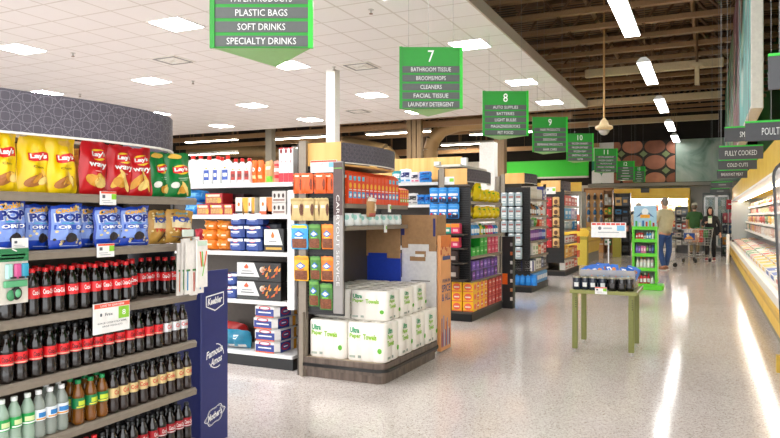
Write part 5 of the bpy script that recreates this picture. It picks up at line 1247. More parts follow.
shelfrow(.66, -2.95, 12.2, 13.35, [('box', '#e8e4de', '#a8b89a', .22, 'white box'), ('box', '#ece6da', '#7aa86a', .21, 'cream box'), ('box', '#d86a2a', '#f2d8a8', .17, 'orange box'), ('box', '#e8e2dc', '#c94a4a', .2, 'white and red box'), ('box', '#c22a30', '#e8c8c0', .2, 'red box')], 'fifth', P9, G9)
shelfrow(.385, -2.95, 12.25, 13.35, [('box', '#26304a', '#8a94b0', .2, 'dark navy box'), ('box', '#e4e2de', '#9a9894', .21, 'white box'), ('box', '#ded9d2', '#8a8680', .2, 'pale box'), ('box', '#2a3a6a', '#aab4d0', .2, 'blue box'), ('box', '#2f3238', '#8f9298', .18, 'black box')], 'sixth', P9, G9)

# ================================================================ fourth end display
Y10 = 15.7
u10 = endcap('end shelf unit of red pouches and household boxes, fourth along the walkway', Y10, 17.5, -3.45, -2.96, [1.93, 1.62, 1.3, 1.05, .75, .4], 2.1, (.3, 2.0))
b = MB(); b.box(-3.52, -3.07, Y10-.01, Y10+.03, 1.94, 2.2, WOOD); part(b, 'wood_side', u10)
header(u10, [(-3.07, Y10), (-3.0, 16.0), (-2.98, 16.4), (-3.02, 16.7)], 1.97, 2.19, cell=.16)
card('price_card', .22, .16, (xY(551, Y10), Y10-.0135, zY(551, 194, Y10)), 0, 'white price card with green strip on the third wood panel', top='#f3f2ee', group='cards on wood panels')
KRp = asset('red_pouch', pouch(M('#b5222a', .35), lambda b, mk: (b.poly(mk, [(-.9, .2), (-.4, .2), (.9, .8), (.4, .8)], M('#e8e0dc', .4)), b.rect(mk, -.8, .8, .85, .95, M('#3a2a2a', .4), 3, 1)), .12, .2, .04)); KTn = asset('tan_pack', pouch(M('#d8b070', .4), lambda b, mk: (b.oval(mk, 0, .5, .6, .25, M('#6a4630', .5), 12), b.rect(mk, -.8, .8, .02, .2, M('#2f2522', .5), 3, 1)), .14, .2, .05))
yo = Y10+.0
for j in range(5):
    yt, yb = 197+10.3*j, 206.5+10.3*j
    for i, (k, a, c, w0) in enumerate(((KRp, 546.5, 551.8, .12), (KTn, 552.5, 559.5, .14))):
        x, w = sp(a, c, yo); zt, zb = zY(552, yt, yo), zY(552, yb, yo)
        k.put((x, yo, zb), 0, f'{["red striped pouch", "tan and brown pack"][i]} hung on the fourth end unit, {nth(j, 5, "top")}', 'pouch', 'pouches on the fourth end unit', (w/w0, 1, (zt-zb)/.2))
P10 = 'fourth end unit'; G10 = 'items on the fourth end unit'
for z, nm, specs in ((1.62, 'top', [('box', '#c9342e', '#e8b8b0', .24, 'red box'), ('box', '#d8453a', '#f0d8d0', .24, 'scarlet box'), ('box', '#b8302c', '#e0a8a0', .22, 'brick box'), ('box', '#d05a4a', '#f0e0d8', .22, 'coral box')]),
                     (1.3, 'second', [('box', '#2a9ad0', '#e6eef2', .26, 'sky blue box'), ('box', '#3aa6dc', '#cfe6f2', .26, 'light blue box'), ('box', '#b8a8d8', '#e8e2f0', .26, 'lilac box'), ('box', '#d8d0e0', '#8a9ac8', .26, 'pale lilac box')]),
                     (1.05, 'third', [('bag', '#b8ccd8', '#e8eef2', .2, 'pale blue bag'), ('bag', '#a8c0d0', '#dfe8ee', .2, 'ice blue bag'), ('bag', '#cfd8de', '#8ab0c8', .2, 'silver bag'), ('box', '#2a8ac8', '#e0ecf2', .2, 'blue box')]),
                     (.75, 'fourth', [('box', '#e8e2dc', '#c03a3a', .16, 'white and red box'), ('box', '#e0d8d0', '#b84a4a', .16, 'cream and red box'), ('box', '#e6dcd6', '#d0605a', .16, 'white and coral box'), ('box', '#d84a2a', '#f2d8c8', .18, 'bright orange box')]),
                     (.4, 'fifth', [('box', '#e0a83a', '#f2e0b0', .28, 'golden box'), ('box', '#e8b04a', '#c87a2a', .22, 'honey box'), ('box', '#dfa060', '#f0d8b8', .22, 'tan box'), ('box', '#d8562a', '#f0c8a8', .24, 'orange box')]),
                     (.125, 'base', [('box', '#e6e0da', '#c8504a', .22, 'white and red carton'), ('box', '#e0d6cc', '#d8705a', .22, 'cream carton'), ('box', '#dcd0c6', '#b85a4a', .2, 'beige carton'), ('box', '#e2643a', '#f2e0d4', .2, 'orange carton')])):
    shelfrow(z, -3.05, 15.8, 17.4, specs, nm, P10, G10)
for z in (1.3, 1.05, .75, .4): b = MB(); b.box(-2.955, -2.94, 17.2, 17.52, z-.05, z+.12, M('#e8562a', .4)); part(b, 'orange_divider', u10)
# ================================================================ beyond the end displays
YB = 29.6
# yellow-fronted open freezer and glass freezer doors past the fourth end unit
r = thing('open_freezer', 'yellow-fronted low open freezer past the fourth end unit', 'freezer', (-3.55, 21.2, 0))
b = MB(); b.box(-4.3, -3.2, 20, 22.6, .0, .28, M('#8e8a80', .5)); part(b, 'kick_base', r)
b = MB(); b.extry([(-4.3, .28), (-3.2, .28), (-3.1, .95), (-3.2, 1.0), (-4.3, 1.0)], 20, 22.6, CASEY); part(b, 'yellow_front', r)
b = MB(); b.box(-3.22, -3.1, 20, 22.6, .62, .66, M('#d3a52a', .4)); part(b, 'bumper', r)
r = thing('glass_door_freezer', 'white-lit glass door freezer behind the fourth end unit', 'freezer', (-4.6, 22.8, 0))
b = MB(); b.box(-5.2, -3.75, 22.7, 23.6, 0, 2.2, M('#8a8578', .5)); b.box(-5.2, -3.75, 22.66, 22.7, 2.2, 2.5, CASEY); part(b, 'cabinet', r)
b = MB(); b.box(-5.1, -3.85, 22.68, 22.7, .3, 2.1, M('#f2f5f5', .5)); part(b, 'interior', r)
for xx in (-5.07, -4.5, -3.9): b = MB(); b.box(xx-.015, xx+.015, 22.645, 22.67, .35, 2.05, EM('#ffffff', 10)); part(b, 'light_tube', r)  # tubes added to brighten the interior, in place of a glowing back
for k in range(2):
    b = MB(); x = -5.1+.62*k
    for a in ((x, x+.05, .3, 2.1), (x+.57, x+.62, .3, 2.1), (x, x+.62, .3, .36), (x, x+.62, 2.04, 2.1)): b.box(a[0], a[1], 22.6, 22.64, a[2], a[3], STEEL)
    part(b, 'door', r)
GLc = ['#c9d8dc', '#e0a08a', '#8fb8c8', '#d8d0a8']
for j in range(4):
    for k in range(6):
        b = boxmb(.16, .04, .3, M(GLc[(j+k) % 4], .4), lambda b, fn: b.rect(fn, -.6, .6, .3, .6, TXT, 1, 1))
        solid('frozen_carton', b, f'frozen carton behind glass, {nth(k, 6)}, {["bottom", "second", "third", "top"][j]} freezer row', 'carton', (-5.0+.2*k, 22.655, .4+.42*j), 0, 'cartons in the glass door freezer')

# battery pegboard rack
r = thing('pegboard_rack', 'tall honey wood pegboard rack of hanging bottles at the back', 'rack', (-3.8, 27, 0))
x0, x1 = xY(585, 26.9), xY(612, 26.9); PEG = mat_wood('pegboard_wood', [(.3, '#cf9a5c'), (.7, '#e3b378')], (1, 1, 1), .55)
b = MB(); b.box(x0, x1, 26.95, 27.05, .1, 2.4, PEG); part(b, 'board', r)
b = MB(); DW = M('#9a6a3e', .5)
b.box(x0-.05, x0, 26.9, 27.1, 0, 2.45, DW); b.box(x1, x1+.05, 26.9, 27.1, 0, 2.45, DW); b.box(x0-.05, x1+.05, 26.9, 27.1, 2.4, 2.47, DW); part(b, 'frame', r)
b = MB(); b.box(x0, x1, 26.7, 27.0, .0, .3, PEG); b.box(x0, x1, 26.68, 26.7, .3, .34, OFFW); part(b, 'plinth', r)
def hb(c, c2): return asset('hanging_bottle', lambda: (lambda b: (b.lathe([(.05, 0), (.06, .02), (.06, .14), (.03, .18), (.025, .2)], M(c, .35), 8), b.lathe([(.03, .2), (.03, .25)], M(c2, .4), 8), b)[-1])(MB()))
HB = [hb('#3a3a40', '#d8d8d8'), hb('#8a94a0', '#e8e8e8'), hb('#3a7ab0', '#e8e8e8'), hb('#4a3a2a', '#c9c94a')]
for j, (zz, n) in enumerate(((2.02, 4), (1.72, 4), (1.44, 4), (1.16, 4), (.72, 3), (.46, 3))):
    for i in range(n):
        HB[(0, 1, 2, 1, 3, 2)[j]].put((x0+.14+.235*i, 26.87, zz), 0, f'small hung bottle, {nth(i, n)}, {["top", "second", "third", "fourth", "fifth", "lowest"][j]} pegboard row', 'bottle', 'bottles on the pegboard')
# slim shelf rack right of it, and the dark stocked rack
def stock_rack(name, label, x0, x1, y, zt, lev, body, cols, grp, what, d=.4):
    r = thing('stocked_rack', label, 'rack', ((x0+x1)/2, y, 0))
    b = MB(); b.box(x0, x1, y+d-.03, y+d, 0, zt, body); part(b, 'back_panel', r)
    for a, c in ((x0, x0+.03), (x1-.03, x1)): b = MB(); b.box(a, c, y, y+d, 0, zt, body); part(b, 'side_panel', r)
    q = random.Random(name)
    for z in lev:
        b = MB(); b.box(x0, x1, y, y+d-.03, z-.03, z, body); part(b, 'shelf', r)
    for j, z in enumerate(lev):
        n = max(2, int((x1-x0)/.19)); dz = (lev[j+1]-z if j+1 < len(lev) else zt-z)*.8
        for i in range(n):
            c = cols[j % len(cols)]; h = dz*q.uniform(.65, .95); w = (x1-x0-.08)/n*.9
            b = boxmb(w, .14, h, M(c[i % len(c)], .45), lambda b, fn: b.rect(fn, -.6, .6, .35, .7, M(c[(i+1) % len(c)], .5), 1, 1), .012)
            solid('product_pack', b, f'small pack on {what}, {nth(i, n)}, {nth(j, len(lev), "top" if 0 else "front").replace("from front", "shelf up").replace("first shelf up", "lowest shelf").replace("last shelf up", "highest shelf")}', 'pack', (x0+.04+(x1-x0-.08)*(i+.5)/n, y+.1, z), 0, grp)
    return r
stock_rack('a', 'narrow wood-sided rack of green and yellow packs beside the pegboard', xY(603, 26.2), xY(612, 26.2)+.02, 26.2, 2.35, [.3, .7, 1.1, 1.45, 1.8], DW, [['#e8e4da', '#3f8a4a'], ['#c9d83a', '#3a6a8a'], ['#d8c9a8', '#7a8a4a'], ['#e8b03a', '#4fae3a'], ['#d8d8d4', '#a8a49a']], 'packs on the narrow wood rack', 'the narrow wood rack')
r = stock_rack('b', 'dark rack of black and blue packs left of the yellow cooler', xY(613.5, 25), xY(630, 25), 25, 2.2, [.15, .5, .85, 1.15, 1.45, 1.75], CHAR, [['#2a2a2c', '#3f4248'], ['#3a3a3e', '#22262c'], ['#e2d8cc', '#c98a7a'], ['#2b2e36', '#4a4e58'], ['#2f7ab0', '#23272e'], ['#d8b070', '#5a5e66']], 'packs on the dark rack', 'the dark rack')
# olive bins
for i, (px, c, z) in enumerate(((583, '#c9b23c', .8), (617, '#a8a03a', .9))):
    y = 24 if i else 19.6; X = xY(px, y)
    solid('olive_bin', boxmb(.26, .26, z, M(c, .5), lambda b, fn: b.rect(fn, -1, 1, .9, 1, M('#8f8428', .5), 1, 1)), ['olive yellow bin by the end of the open freezer', 'olive yellow bin behind the sale sign on the pole'][i], 'bin', (X, y, 0), 0)

# ---- yellow-topped open cooler along the back wall
x0, x1 = xY(614, 29), xY(690, 29)
r = thing('open_cooler', 'long brightly lit open cooler with yellow top along the back wall', 'cooler', ((x0+x1)/2, 29.5, 0))
b = MB(); b.box(x0, x1, 29.0, 29.7, 2.07, 2.5, CASEY); b.box(x1-.08, x1, 28.95, 29.7, 0, 2.45, CASEY); b.box(x0, x0+.08, 28.95, 29.7, 0, 2.45, CASEY); part(b, 'yellow_surround', r)
b = MB(); b.box(x0+.08, x1-.08, 29.62, 29.7, .3, 2.07, M('#f4f4f2', .5)); part(b, 'back_liner', r)
b = MB(); b.box(x0+.1, x1-.1, 29.05, 29.15, 2.04, 2.07, EM('#ffffff', 45)); part(b, 'light_tube', r)
b = MB(); b.box(x0, x1, 28.9, 29.7, 0, .3, M('#d9d6d0', .5)); part(b, 'base', r)
for z in (.62, .95, 1.28, 1.6):
    b = MB(); b.box(x0+.08, x1-.08, 29.15, 29.62, z-.025, z, WHITE); part(b, 'shelf', r)
q = random.Random(11); CC = ['#f2f0ec', '#e8d9b8', '#d8603a', '#e9e6f0', '#c8d8e0', '#b8482f', '#f0e2a0', '#8a8f98', '#dfe8e2', '#e08a4a']
for j, z in enumerate((.31, .625, .955, 1.285, 1.605)):
    for i in range(15):
        w = (x1-x0-.25)/15
        b = boxmb(w*.86, .18, q.uniform(.16, .26), M(CC[q.randrange(10)], .45), lambda b, fn: b.rect(fn, -.6, .6, .4, .75, M(CC[q.randrange(10)], .5), 1, 1), .015)
        solid('chilled_pack', b, f'chilled pack, {nth(i, 15)}, {["lowest", "second", "third", "fourth", "top"][j]} shelf of the back cooler', 'pack', (x0+.13+w*(i+.5), 29.28, z), 0, 'packs in the back cooler')
solid('small_sign', boxmb(.32, .02, .2, BRD), 'small dark sign hung on the yellow cooler top', 'sign', (xY(645, 28.97), 28.97, 2.33), 0)
# ---- glass doors at the far right
r = thing('glass_door_cooler', 'glass door cooler at the far end behind the woman', 'cooler', (.28, 29.4, 0))
xa, xb = xY(704, 29.3), xY(729, 29.3)
b = MB(); b.box(xa-.05, xb+.05, 29.35, 29.7, 0, 2.3, M('#6f736f', .5)); part(b, 'cabinet', r)
b = MB(); b.box(xa, xb, 29.33, 29.35, .15, 2.2, M('#9fb4b0', .3)); part(b, 'interior', r)
for k in range(2):
    w = (xb-xa)/2; x = xa+w*k; b = MB()
    for a in ((x, x+.05, .15, 2.2), (x+w-.05, x+w, .15, 2.2), (x, x+w, .15, .22), (x, x+w, 2.13, 2.2)): b.box(a[0], a[1], 29.24, 29.27, a[2], a[3], STEEL)
    b.box(x+.05, x+w-.05, 29.25, 29.26, .22, 2.13, M('#d8e8e4', .05, 0, 0, 30, .25)); b.tube((x+w-.08, 29.2, .9), (x+w-.08, 29.2, 1.4), .015, STEEL); part(b, 'door', r)
for j in range(5):
    for k in range(6):
        solid('milk_carton', boxmb(.11, .04, .26, M(['#dfe8ea', '#8fb8c0', '#c8d8c8', '#6a9aa0'][(j*2+k) % 4], .45)), f'carton behind the far glass doors, {nth(k, 6)}, {["lowest", "second", "third", "fourth", "top"][j]} row', 'carton', (xa+.1+.145*k, 29.3, .25+.38*j), 0, 'cartons behind the far glass doors')
r = thing('red_sign', 'small red sign above the hanging pink bags near the glass doors', 'sign', (.72, 26.4, 1.62))
b = MB(); b.rbox(-.14, .2, -.02, .02, 0, .34, M('#c3202a', .45), .01); b.rect(lambda u, v: (u, -.022, v), -.08, .14, .16, .2, TXT, 1, 1); b.build('sign_face', r); b = MB(); b.tube((.03, 0, -1.62), (.03, 0, 0), .012, STEEL); b.build('post', r)
# produce stand with net bags
r = thing('snack_stand', 'dark stand of pink bags and snacks at the end of the meat case', 'stand', (.72, 25.9, 0))
b = MB(); b.box(.4, 1.05, 25.7, 26.1, 0, .06, CHAR); part(b, 'base', r)
for a in (.4, 1.01): b = MB(); b.box(a, a+.04, 25.7, 26.1, .06, 1.5, CHAR); part(b, 'side_panel', r)
for z in (.4, .8, 1.15):
    b = MB(); b.box(.44, 1.01, 25.7, 26.1, z-.02, z, CHAR); part(b, 'shelf', r)
for j, z in enumerate((.06, .4, .8, 1.15)):
    for k in range(3):
        c = [['#3a4a3a', '#8a7a4a', '#2a2a2e'], ['#c98a3a', '#3a3a40', '#a85a3a'], ['#3a3a4a', '#2a4a6a', '#4a4a4a'], ['#b0505a', '#c8707a', '#a8444e']][j][k]
        solid('net_bag', bag(.17, .27 if j < 3 else .34, .16, M(c, .5, 0, .2), lambda b, mk: b.oval(mk, 0, .5, .4, .2, M('#d8b8a0' if j == 3 else '#8a8a80', .5), 10), k+j, None, 8, 8), f'net bag on the dark stand, {["left", "middle", "right"][k]}, {["floor level", "low shelf", "middle shelf", "pink ones on top"][j]}', 'bag', (.53+.19*k, 25.82, z+.003), 0, 'bags on the dark stand')
b = MB(); b.lathe([(.06, 0), (.045, .02), (.045, .84), (.03, .86)], M('#e9e6df', .4), 12); solid('bollard', b, 'slim white bollard on the floor at the far end of the meat case', 'bollard', (.52, 21.7, 0))

# ================================================================ meat case on the right
XK = .7
r = thing('meat_case', 'long yellow open refrigerated meat case along the right wall', 'refrigerated case', (1.2, 13.8, 0))
C0, C1 = 6.9, 24.9
b = MB(); b.box(XK, 1.7, C0, C1, 0, .17, M('#8f8778', .5)); part(b, 'kick_base', r)
b = MB(); b.extry([(XK-.06, .17), (XK+.3, .17), (XK+.3, .45), (XK-.06, .45)], C0, C1, CASEY); b.extry([(XK-.075, .33), (XK-.06, .31), (XK-.06, .39), (XK-.075, .37)], C0, C1, M('#c99e2c', .4)); part(b, 'yellow_front', r)
b = MB(); b.extry([(XK-.07, .45), (XK+.01, .45), (XK+.01, .56), (XK-.03, .575), (XK-.07, .55)], C0, C1, M('#efeae0', .4)); part(b, 'front_lip', r)
b = MB(); b.extry([(XK+.01, .45), (XK+.9, .45), (XK+.9, .66), (XK+.01, .535)], C0, C1, M('#e9eaea', .4)); part(b, 'deck', r)
b = MB(); b.box(1.6, 1.7, C0, C1, .5, 2.25, M('#c9cbcb', .5)); part(b, 'back_liner', r)
b = MB(); b.extry([(XK+.02, 1.9), (1.7, 1.98), (1.7, 2.32), (XK+.02, 2.28)], C0, C1, CASEY); part(b, 'yellow_canopy', r)
b = MB(); b.extry([(XK+.0, 1.865), (XK+.2, 1.88), (XK+.2, 1.91), (XK+.0, 1.905)], C0, C1, WHITE); part(b, 'canopy_lip', r)
b = MB(); b.box(XK+.22, XK+.3, C0+.1, C1-.1, 1.85, 1.87, EM('#fffdf6', 9)); part(b, 'light_tube', r)
for z in (.95, 1.2, 1.45, 1.66):
    xs = 1.1 if z < 1.0 else 1.12 if z < 1.4 else 1.2
    b = MB(); b.box(xs, 1.6, C0, C1, z-.02, z, WHITE); b.box(xs-.012, xs, C0, C1, z-.035, z+.015, M('#f4f2ec', .4)); part(b, 'shelf', r)
b = MB(); b.box(XK+.0, 1.6, 24.86, 24.89, .6, 1.85, M('#e9f0f0', .08, 0, 0, 30, .35)); part(b, 'clear_end_panel', r)
q = random.Random(21); MC = ['#c8403a', '#e0b8a8', '#d87a6a', '#e8d8c8', '#b8343a', '#efe2c0', '#3f8a5a', '#e8b23a', '#d89a8a', '#f0ece6']
def mpk(c, c2):
    def f():
        b = boxmb(.2, .14, .05, M('#efece6', .4), None, .012); tp = lambda u, v: (u*.1, -.07+v*.14, .0512); t2 = lambda u, v: (u*.1, -.07+v*.14, .0525)
        b.rect(tp, -.97, .97, .03, .97, M(c, .5, 0, .15, 40), 1, 1); b.rect(t2, .2, .8, .5, .85, M(c2, .4), 1, 1); b.rect(lambda u, v: (u*.1, -.0715, v*.05), -.9, .9, .15, .85, M(c, .4), 1, 1); return b
    return asset('meat_pack', f)
KM = [mpk(MC[i], MC[(i*3+5) % 10]) for i in range(10)]
KMB = mpk('#3a5fae', '#e8ecf2')
RN = ['deck front row', 'deck middle row', 'deck back row']
for j in range(3):
    for i in range(22):
        y = 7.6+.78*i; k = KM[[0, 4, 2][(i+j) % 3]] if i < 3 else KM[6+4*(j == 1)-0] if i < 0 else KMB if i < 5 else KM[7] if i < 9 else KM[q.randrange(10)]
        k.put((XK+.14+.2*j, y, .545+.138*(.11+.2*j)), HALF+PI, f'meat pack, {nth(i, 22, "near end") if i < 20 else ("second to last from near end" if i == 20 else "last from near end")}, {RN[j]} of the case', 'meat pack', 'meat packs on the case deck', (2.4, 1.25, 1.6), (.137, 0))
def spk(c, c2): return asset('chilled_packet', lambda: bag(.2, .16, .06, M(c, .4, 0, .1), lambda b, mk: (b.rect(mk, -.7, .7, .4, .75, M(c2, .4), 2, 1), b.rect(mk, -.5, .6, .1, .2, TXT, 2, 1)), 3, None, 6, 6))
KSp = [spk(MC[i], MC[(i*7+2) % 10]) for i in range(10)]
for j, z in enumerate((.953, 1.203, 1.453, 1.663)):
    for i in range(20):
        y = 7.4+.88*i
        KSp[q.randrange(10)].put(([1.16, 1.18, 1.26, 1.26][j], y, z), -HALF, f'chilled packet, {nth(i, 20, "near end")}, {["lowest", "second", "third", "top"][j]} meat case shelf', 'packet', 'packets on the meat case shelves', (3.6, 1.2, [1.15, 1.1, .95, .8][j]))
# near end panel
r = thing('case_end_panel', 'tall dark-rimmed clear end panel at the right edge of the photo', 'end panel', (1.1, 6.84, .1))
XE = xY(772.3, 6.82)
b = MB()
def rp(x0, x1, z0, z1, rd):
    p = []
    for cx, cz, a0 in ((x0+rd, z1-rd, PI/2), (x0+rd, z0+rd*.5, PI)):
        for k in range(6): t = a0+PI/2*k/5; p.append((cx+rd*(1 if a0 < 2 else .5)*math.cos(t)*1., cz+rd*(1 if a0 < 2 else .5)*math.sin(t)))
    return p+[(x1, z0), (x1, z1)]
A = rp(XE, 1.74, .14, 1.87, .14); B2 = rp(XE+.022, 1.7, .165, 1.847, .12)
n = len(A)
for yv, fl in ((6.82, 0), (6.86, 1)):
    for i in range(n):
        j = (i+1) % n; v = [(A[i][0], yv, A[i][1]), (A[j][0], yv, A[j][1]), (B2[j][0], yv, B2[j][1]), (B2[i][0], yv, B2[i][1])]
        b.add(v, [(0, 1, 2, 3)], M('#47474a', .45))
for P in (A, B2):
    for i in range(n):
        j = (i+1) % n; b.add([(P[i][0], 6.82, P[i][1]), (P[j][0], 6.82, P[j][1]), (P[j][0], 6.86, P[j][1]), (P[i][0], 6.86, P[i][1])], [(0, 1, 2, 3)], M('#47474a', .45))
part(b, 'dark_rim', r)
b = MB(); v = [(x, 6.835, z) for x, z in B2]; b.add(v, [tuple(range(n))], M('#b9b8bd', .08, 0, 0, 30, .55)); part(b, 'clear_panel', r)
b = MB(); b.box(XE+.03, 1.7, 6.79, 6.87, 0, .15, M('#c9a63a', .45)); part(b, 'yellow_foot', r)

# ================================================================ table of candles
r = thing('display_table', 'olive green metal display table standing on the open floor', 'table', (-.9, 7.27, 0))
OL = M('#7c7f45', .45, .2, .04); x0, x1, y0, y1 = -1.265, -.62, 6.93, 7.6
ZTB = .632
b = MB(); b.rbox(x0, x1, y0, y1, ZTB-.035, ZTB, M('#8f9152', .45, .1, .04), .008); part(b, 'table_top', r)
for x in (x0+.045, x1-.06):
    for y in (y0+.06, y1-.07):
        b = MB(); b.rbox(x-.026, x+.026, y-.026, y+.026, .035, ZTB-.035, OL, .005)
        if y < 7.2:
            for k in range(5): b.box(x-.006+.012, x+.006+.012, y-.0272, y-.026, ZTB-.09-.022*k, ZTB-.082-.022*k, BLACK)
        o = part(b, 'leg', r); c = MB(); c.lathe([(.022, 0), (.022, .008), (.008, .012), (.008, .037)], STEEL, 10, x, y); f = c.build('levelling_foot', o, tuple(r.location))
b = MB(); b.rbox(x1-.004, x1+.002, y0+.02, y1-.02, ZTB-.002, ZTB+.012, OFFW, .002); part(b, 'edge_label_strip', r)
def candle(c):
    def mk():
        o = bpy.data.objects.new('candle_jar', None); COL.objects.link(o)
        b = MB(); b.lathe([(.036, 0), (.041, .006), (.041, .1), (.039, .106)], M(c, .15, 0, .05, 30, 1, 0, .5), 16); b.build('jar', o)
        b = MB(); b.lathe([(.038, .106), (.038, .118), (.034, .12), (.0, .121)], M('#9f9884', .35, .5), 16); b.build('lid', o)
        b = MB(); b.rect(cyl_fn(.0418), -.5, .5, .028, .066, M('#e3e4e2', .5) if c == '#1c2636' else M('#4a4747', .5), 4, 1); b.build('label', o); return o
    return Kind(mk)
KN, KDk = candle('#1c2636'), candle('#1d1b1d')
yc = y0+.075
for i, px in enumerate((577, 585, 593, 602.5)):
    KN.put((xY(px, yc), yc+(.01 if i % 2 else 0), ZTB), .05*i, f'navy candle jar with white label, {nth(i, 4)} in the front row', 'candle', 'candle jars on the olive table', (1.05, 1.05, 1.12))
for i, px in enumerate((612.5, 622, 629)):
    KDk.put((xY(px, yc), yc+.02*i*(i > 1), ZTB), 0, f'black candle jar, {nth(i, 3)} at the right of the front row', 'candle', 'candle jars on the olive table', (1.05, 1.05, 1.12))
for i in range(6):
    (KN if i < 3 else KDk).put((x0+.09+.09*i, yc+.1, ZTB), 0, f'candle jar in the second row behind, {nth(i, 6)}', 'candle', 'candle jars on the olive table')
# clear bin with bags
r = thing('clear_bin', 'clear plastic bin of blue packets behind the candles', 'bin', (-.93, 7.42, ZTB))
bx0, bx1, by0, by1, bh = -1.215, -.665, 7.19, 7.56, .19; CL = M('#cfcac0', .15, 0, 0, 30, .45)
for nm, a in (('front_wall', (bx0, bx1, by0, by0+.005)), ('back_wall', (bx0, bx1, by1-.005, by1)), ('side_wall', (bx0, bx0+.005, by0, by1)), ('side_wall', (bx1-.005, bx1, by0, by1))):
    b = MB(); b.box(*a, ZTB, ZTB+bh, CL); part(b, nm, r)
b = MB(); b.box(bx0, bx1, by0, by1, ZTB+.001, ZTB+.006, CL)
for k in range(26):
    c = ['#3f9ac8', '#d86a3a', '#4a4a52', '#58b0d0'][k % 4]; b.oval(lambda u, v: (u, by0-.0012, v), bx0+.03+.0198*k, ZTB+.085+.022*(k % 3), .0055, .007, M(c, .4), 7)
part(b, 'floor_panel', r)
KSb = asset('foil_packet', lambda: bag(.15, .2, .03, M('#2a6cc8', .3, 0, .1), lambda b, mk: (b.poly(mk, [(-.8, .9), (-.2, .9), (.6, .5), (.0, .5)], TXT), b.rect(mk, -.5, .5, .2, .3, SKY, 2, 1), b.oval(mk, .4, .75, .3, .1, M('#e08a3a', .4), 8)), 3, None, 8, 8))
q = random.Random(4)
for i in range(9):
    KSb.put((bx0+.1+.11*(i % 4)+.03*(i//4), by0+.07+.1*(i//4), ZTB+.02+.012*(i % 3)), q.uniform(-.4, .4), f'blue foil packet in the clear bin, {nth(i, 9)}', 'packet', 'packets in the clear bin', (1, 1, 1.0), (-.15, q.uniform(-.4, .4)))
# sale sign on pole
ys = 7.5; r = thing('pole_sign', 'white sale sign with red strip on a slim pole above the candles', 'sign', (xY(608.5, ys), ys, ZTB))
b = MB(); b.lathe([(.04, 0), (.04, .006), (.006, .01), (.006, .5)], M('#e3e1de', .4), 10); b.build('pole', r)
z0, z1 = zY(608, 237.5, ys)-ZTB, zY(608, 222.5, ys)-ZTB; w = xY(626, ys)-xY(591, ys)
b = MB(); b.rbox(-w/2, w/2, -.004, .004, z0, z1, WHITE, .003); h = z1-z0; fn = lambda u, v: (u*w/2, -.0052, z0+v*h)
for k in range(7): b.rect(fn, -.95+.275*k, -.95+.275*k+.23, .83, .96, M('#e2402f', .5), 1, 1)
b.rect(fn, .48, .92, .45, .8, M('#86c4e6', .5), 1, 1); b.oval(fn, -.5, .62, .1, .12, M('#77797e', .5), 10); b.rect(fn, -.3, .2, .56, .66, M('#b9bbbf', .5), 1, 1); b.rect(fn, -.6, .6, .32, .37, M('#a9abaf', .5), 1, 1); b.build('sign_face', r)
tg = card('price_card', .115, .07, (xY(601, y0-.008), y0-.008, ZTB-.03), 0, 'small price card on the olive table edge', group='cards on the table')

# ================================================================ green display rack
yg = 13.5; GR = M('#5fd32a', .4, 0, .03)
xl, xr = xY(631.5, 13.4), xY(657, 13.4); wg = xr-xl; HG = zY(640, 227, 13.4)
r = thing('green_display_rack', 'bright lime green display rack on the open floor', 'rack', ((xl+xr)/2, yg+.15, 0))
b = MB(); b.rbox(xl-.01, xr+.1, yg-.12, yg+.4, .0, .09, GR, .02); part(b, 'base', r)
b = MB(); b.box(xl, xl+.045, yg, yg+.35, .13, HG, GR); part(b, 'side_panel', r)
b = MB(); b.box(xr-.045, xr, yg, yg+.35, .13, HG, GR); b.rect(lambda u, v: (xr+.001, yg+.17+u*.12, v), -1, 1, .2, HG-.05, M('#d8ead0', .4), 1, 1); part(b, 'side_panel', r)
b = MB(); b.box(xl+.045, xr-.045, yg+.32, yg+.35, .13, HG, M('#b9beb6', .5)); part(b, 'back_panel', r)
LG = [.1, .4, .67, .94]
for z in LG+[HG]:
    b = MB(); b.box(xl+.04, xr-.04, yg-.01, yg+.34, z-.02, z, GR); b.box(xl, xr, yg-.02, yg, z-.055, z+.01, GR); part(b, 'shelf', r)
b = MB(); hw = wg*.5-.02; b.rbox(-hw+(xl+xr)/2, hw+(xl+xr)/2, yg+.1, yg+.12, HG, HG+.4, M('#9fc8e2', .5, 0, .08, 4), .004)
fn = lambda u, v: ((xl+xr)/2+u*hw, yg+.0985, HG+v*.4); f2 = lambda u, v: ((xl+xr)/2+u*hw, yg+.0975, HG+v*.4)
b.oval(fn, 0, .72, .3, .16, M('#e8eef2', .5), 14); b.rect(f2, -.42, .42, .42, .58, M('#f0a81f', .5), 1, 1); b.poly(fn, [(-.8, .45), (-.3, .55), (-.3, .7)], M('#4a6a9a', .5)); b.poly(fn, [(.8, .45), (.3, .7), (.3, .55)], M('#4a6a9a', .5))
for k in range(6): b.rect(f2, -.85+.3*k, -.68+.3*k, .02, [.28, .2, .3, .25, .3, .2][k], M(['#3aa04a', '#e8e2d0', '#2a6ab0', '#d8502a', '#8ac03a', '#c83a3a'][k], .5), 1, 1)
part(b, 'header_card', r)
def rackrow(z, specs, nm):
    n = len(specs); dx = (wg-.12)/n
    for i, (kind, c, c2, h, lab) in enumerate(specs):
        key = ('g', kind, c, c2)
        if key not in KINDS: KINDS[key] = sbot(c, c2, .07, .16) if kind == 'bot' else asset('snack_pack', lambda: boxmb(.07, .08, .16, M(c, .4), lambda b, fn: b.rect(fn, -.7, .7, .35, .7, M(c2, .4), 1, 1), .012))
        KINDS[key].put((xl+.06+dx*(i+.5), yg+.07, z+.002), 0, f'{lab}, {nth(i, n)} on the {nm} shelf of the green rack', 'bottle' if kind == 'bot' else 'pack', 'items on the green rack', (dx/.074, 1.2, h*.82/.16))
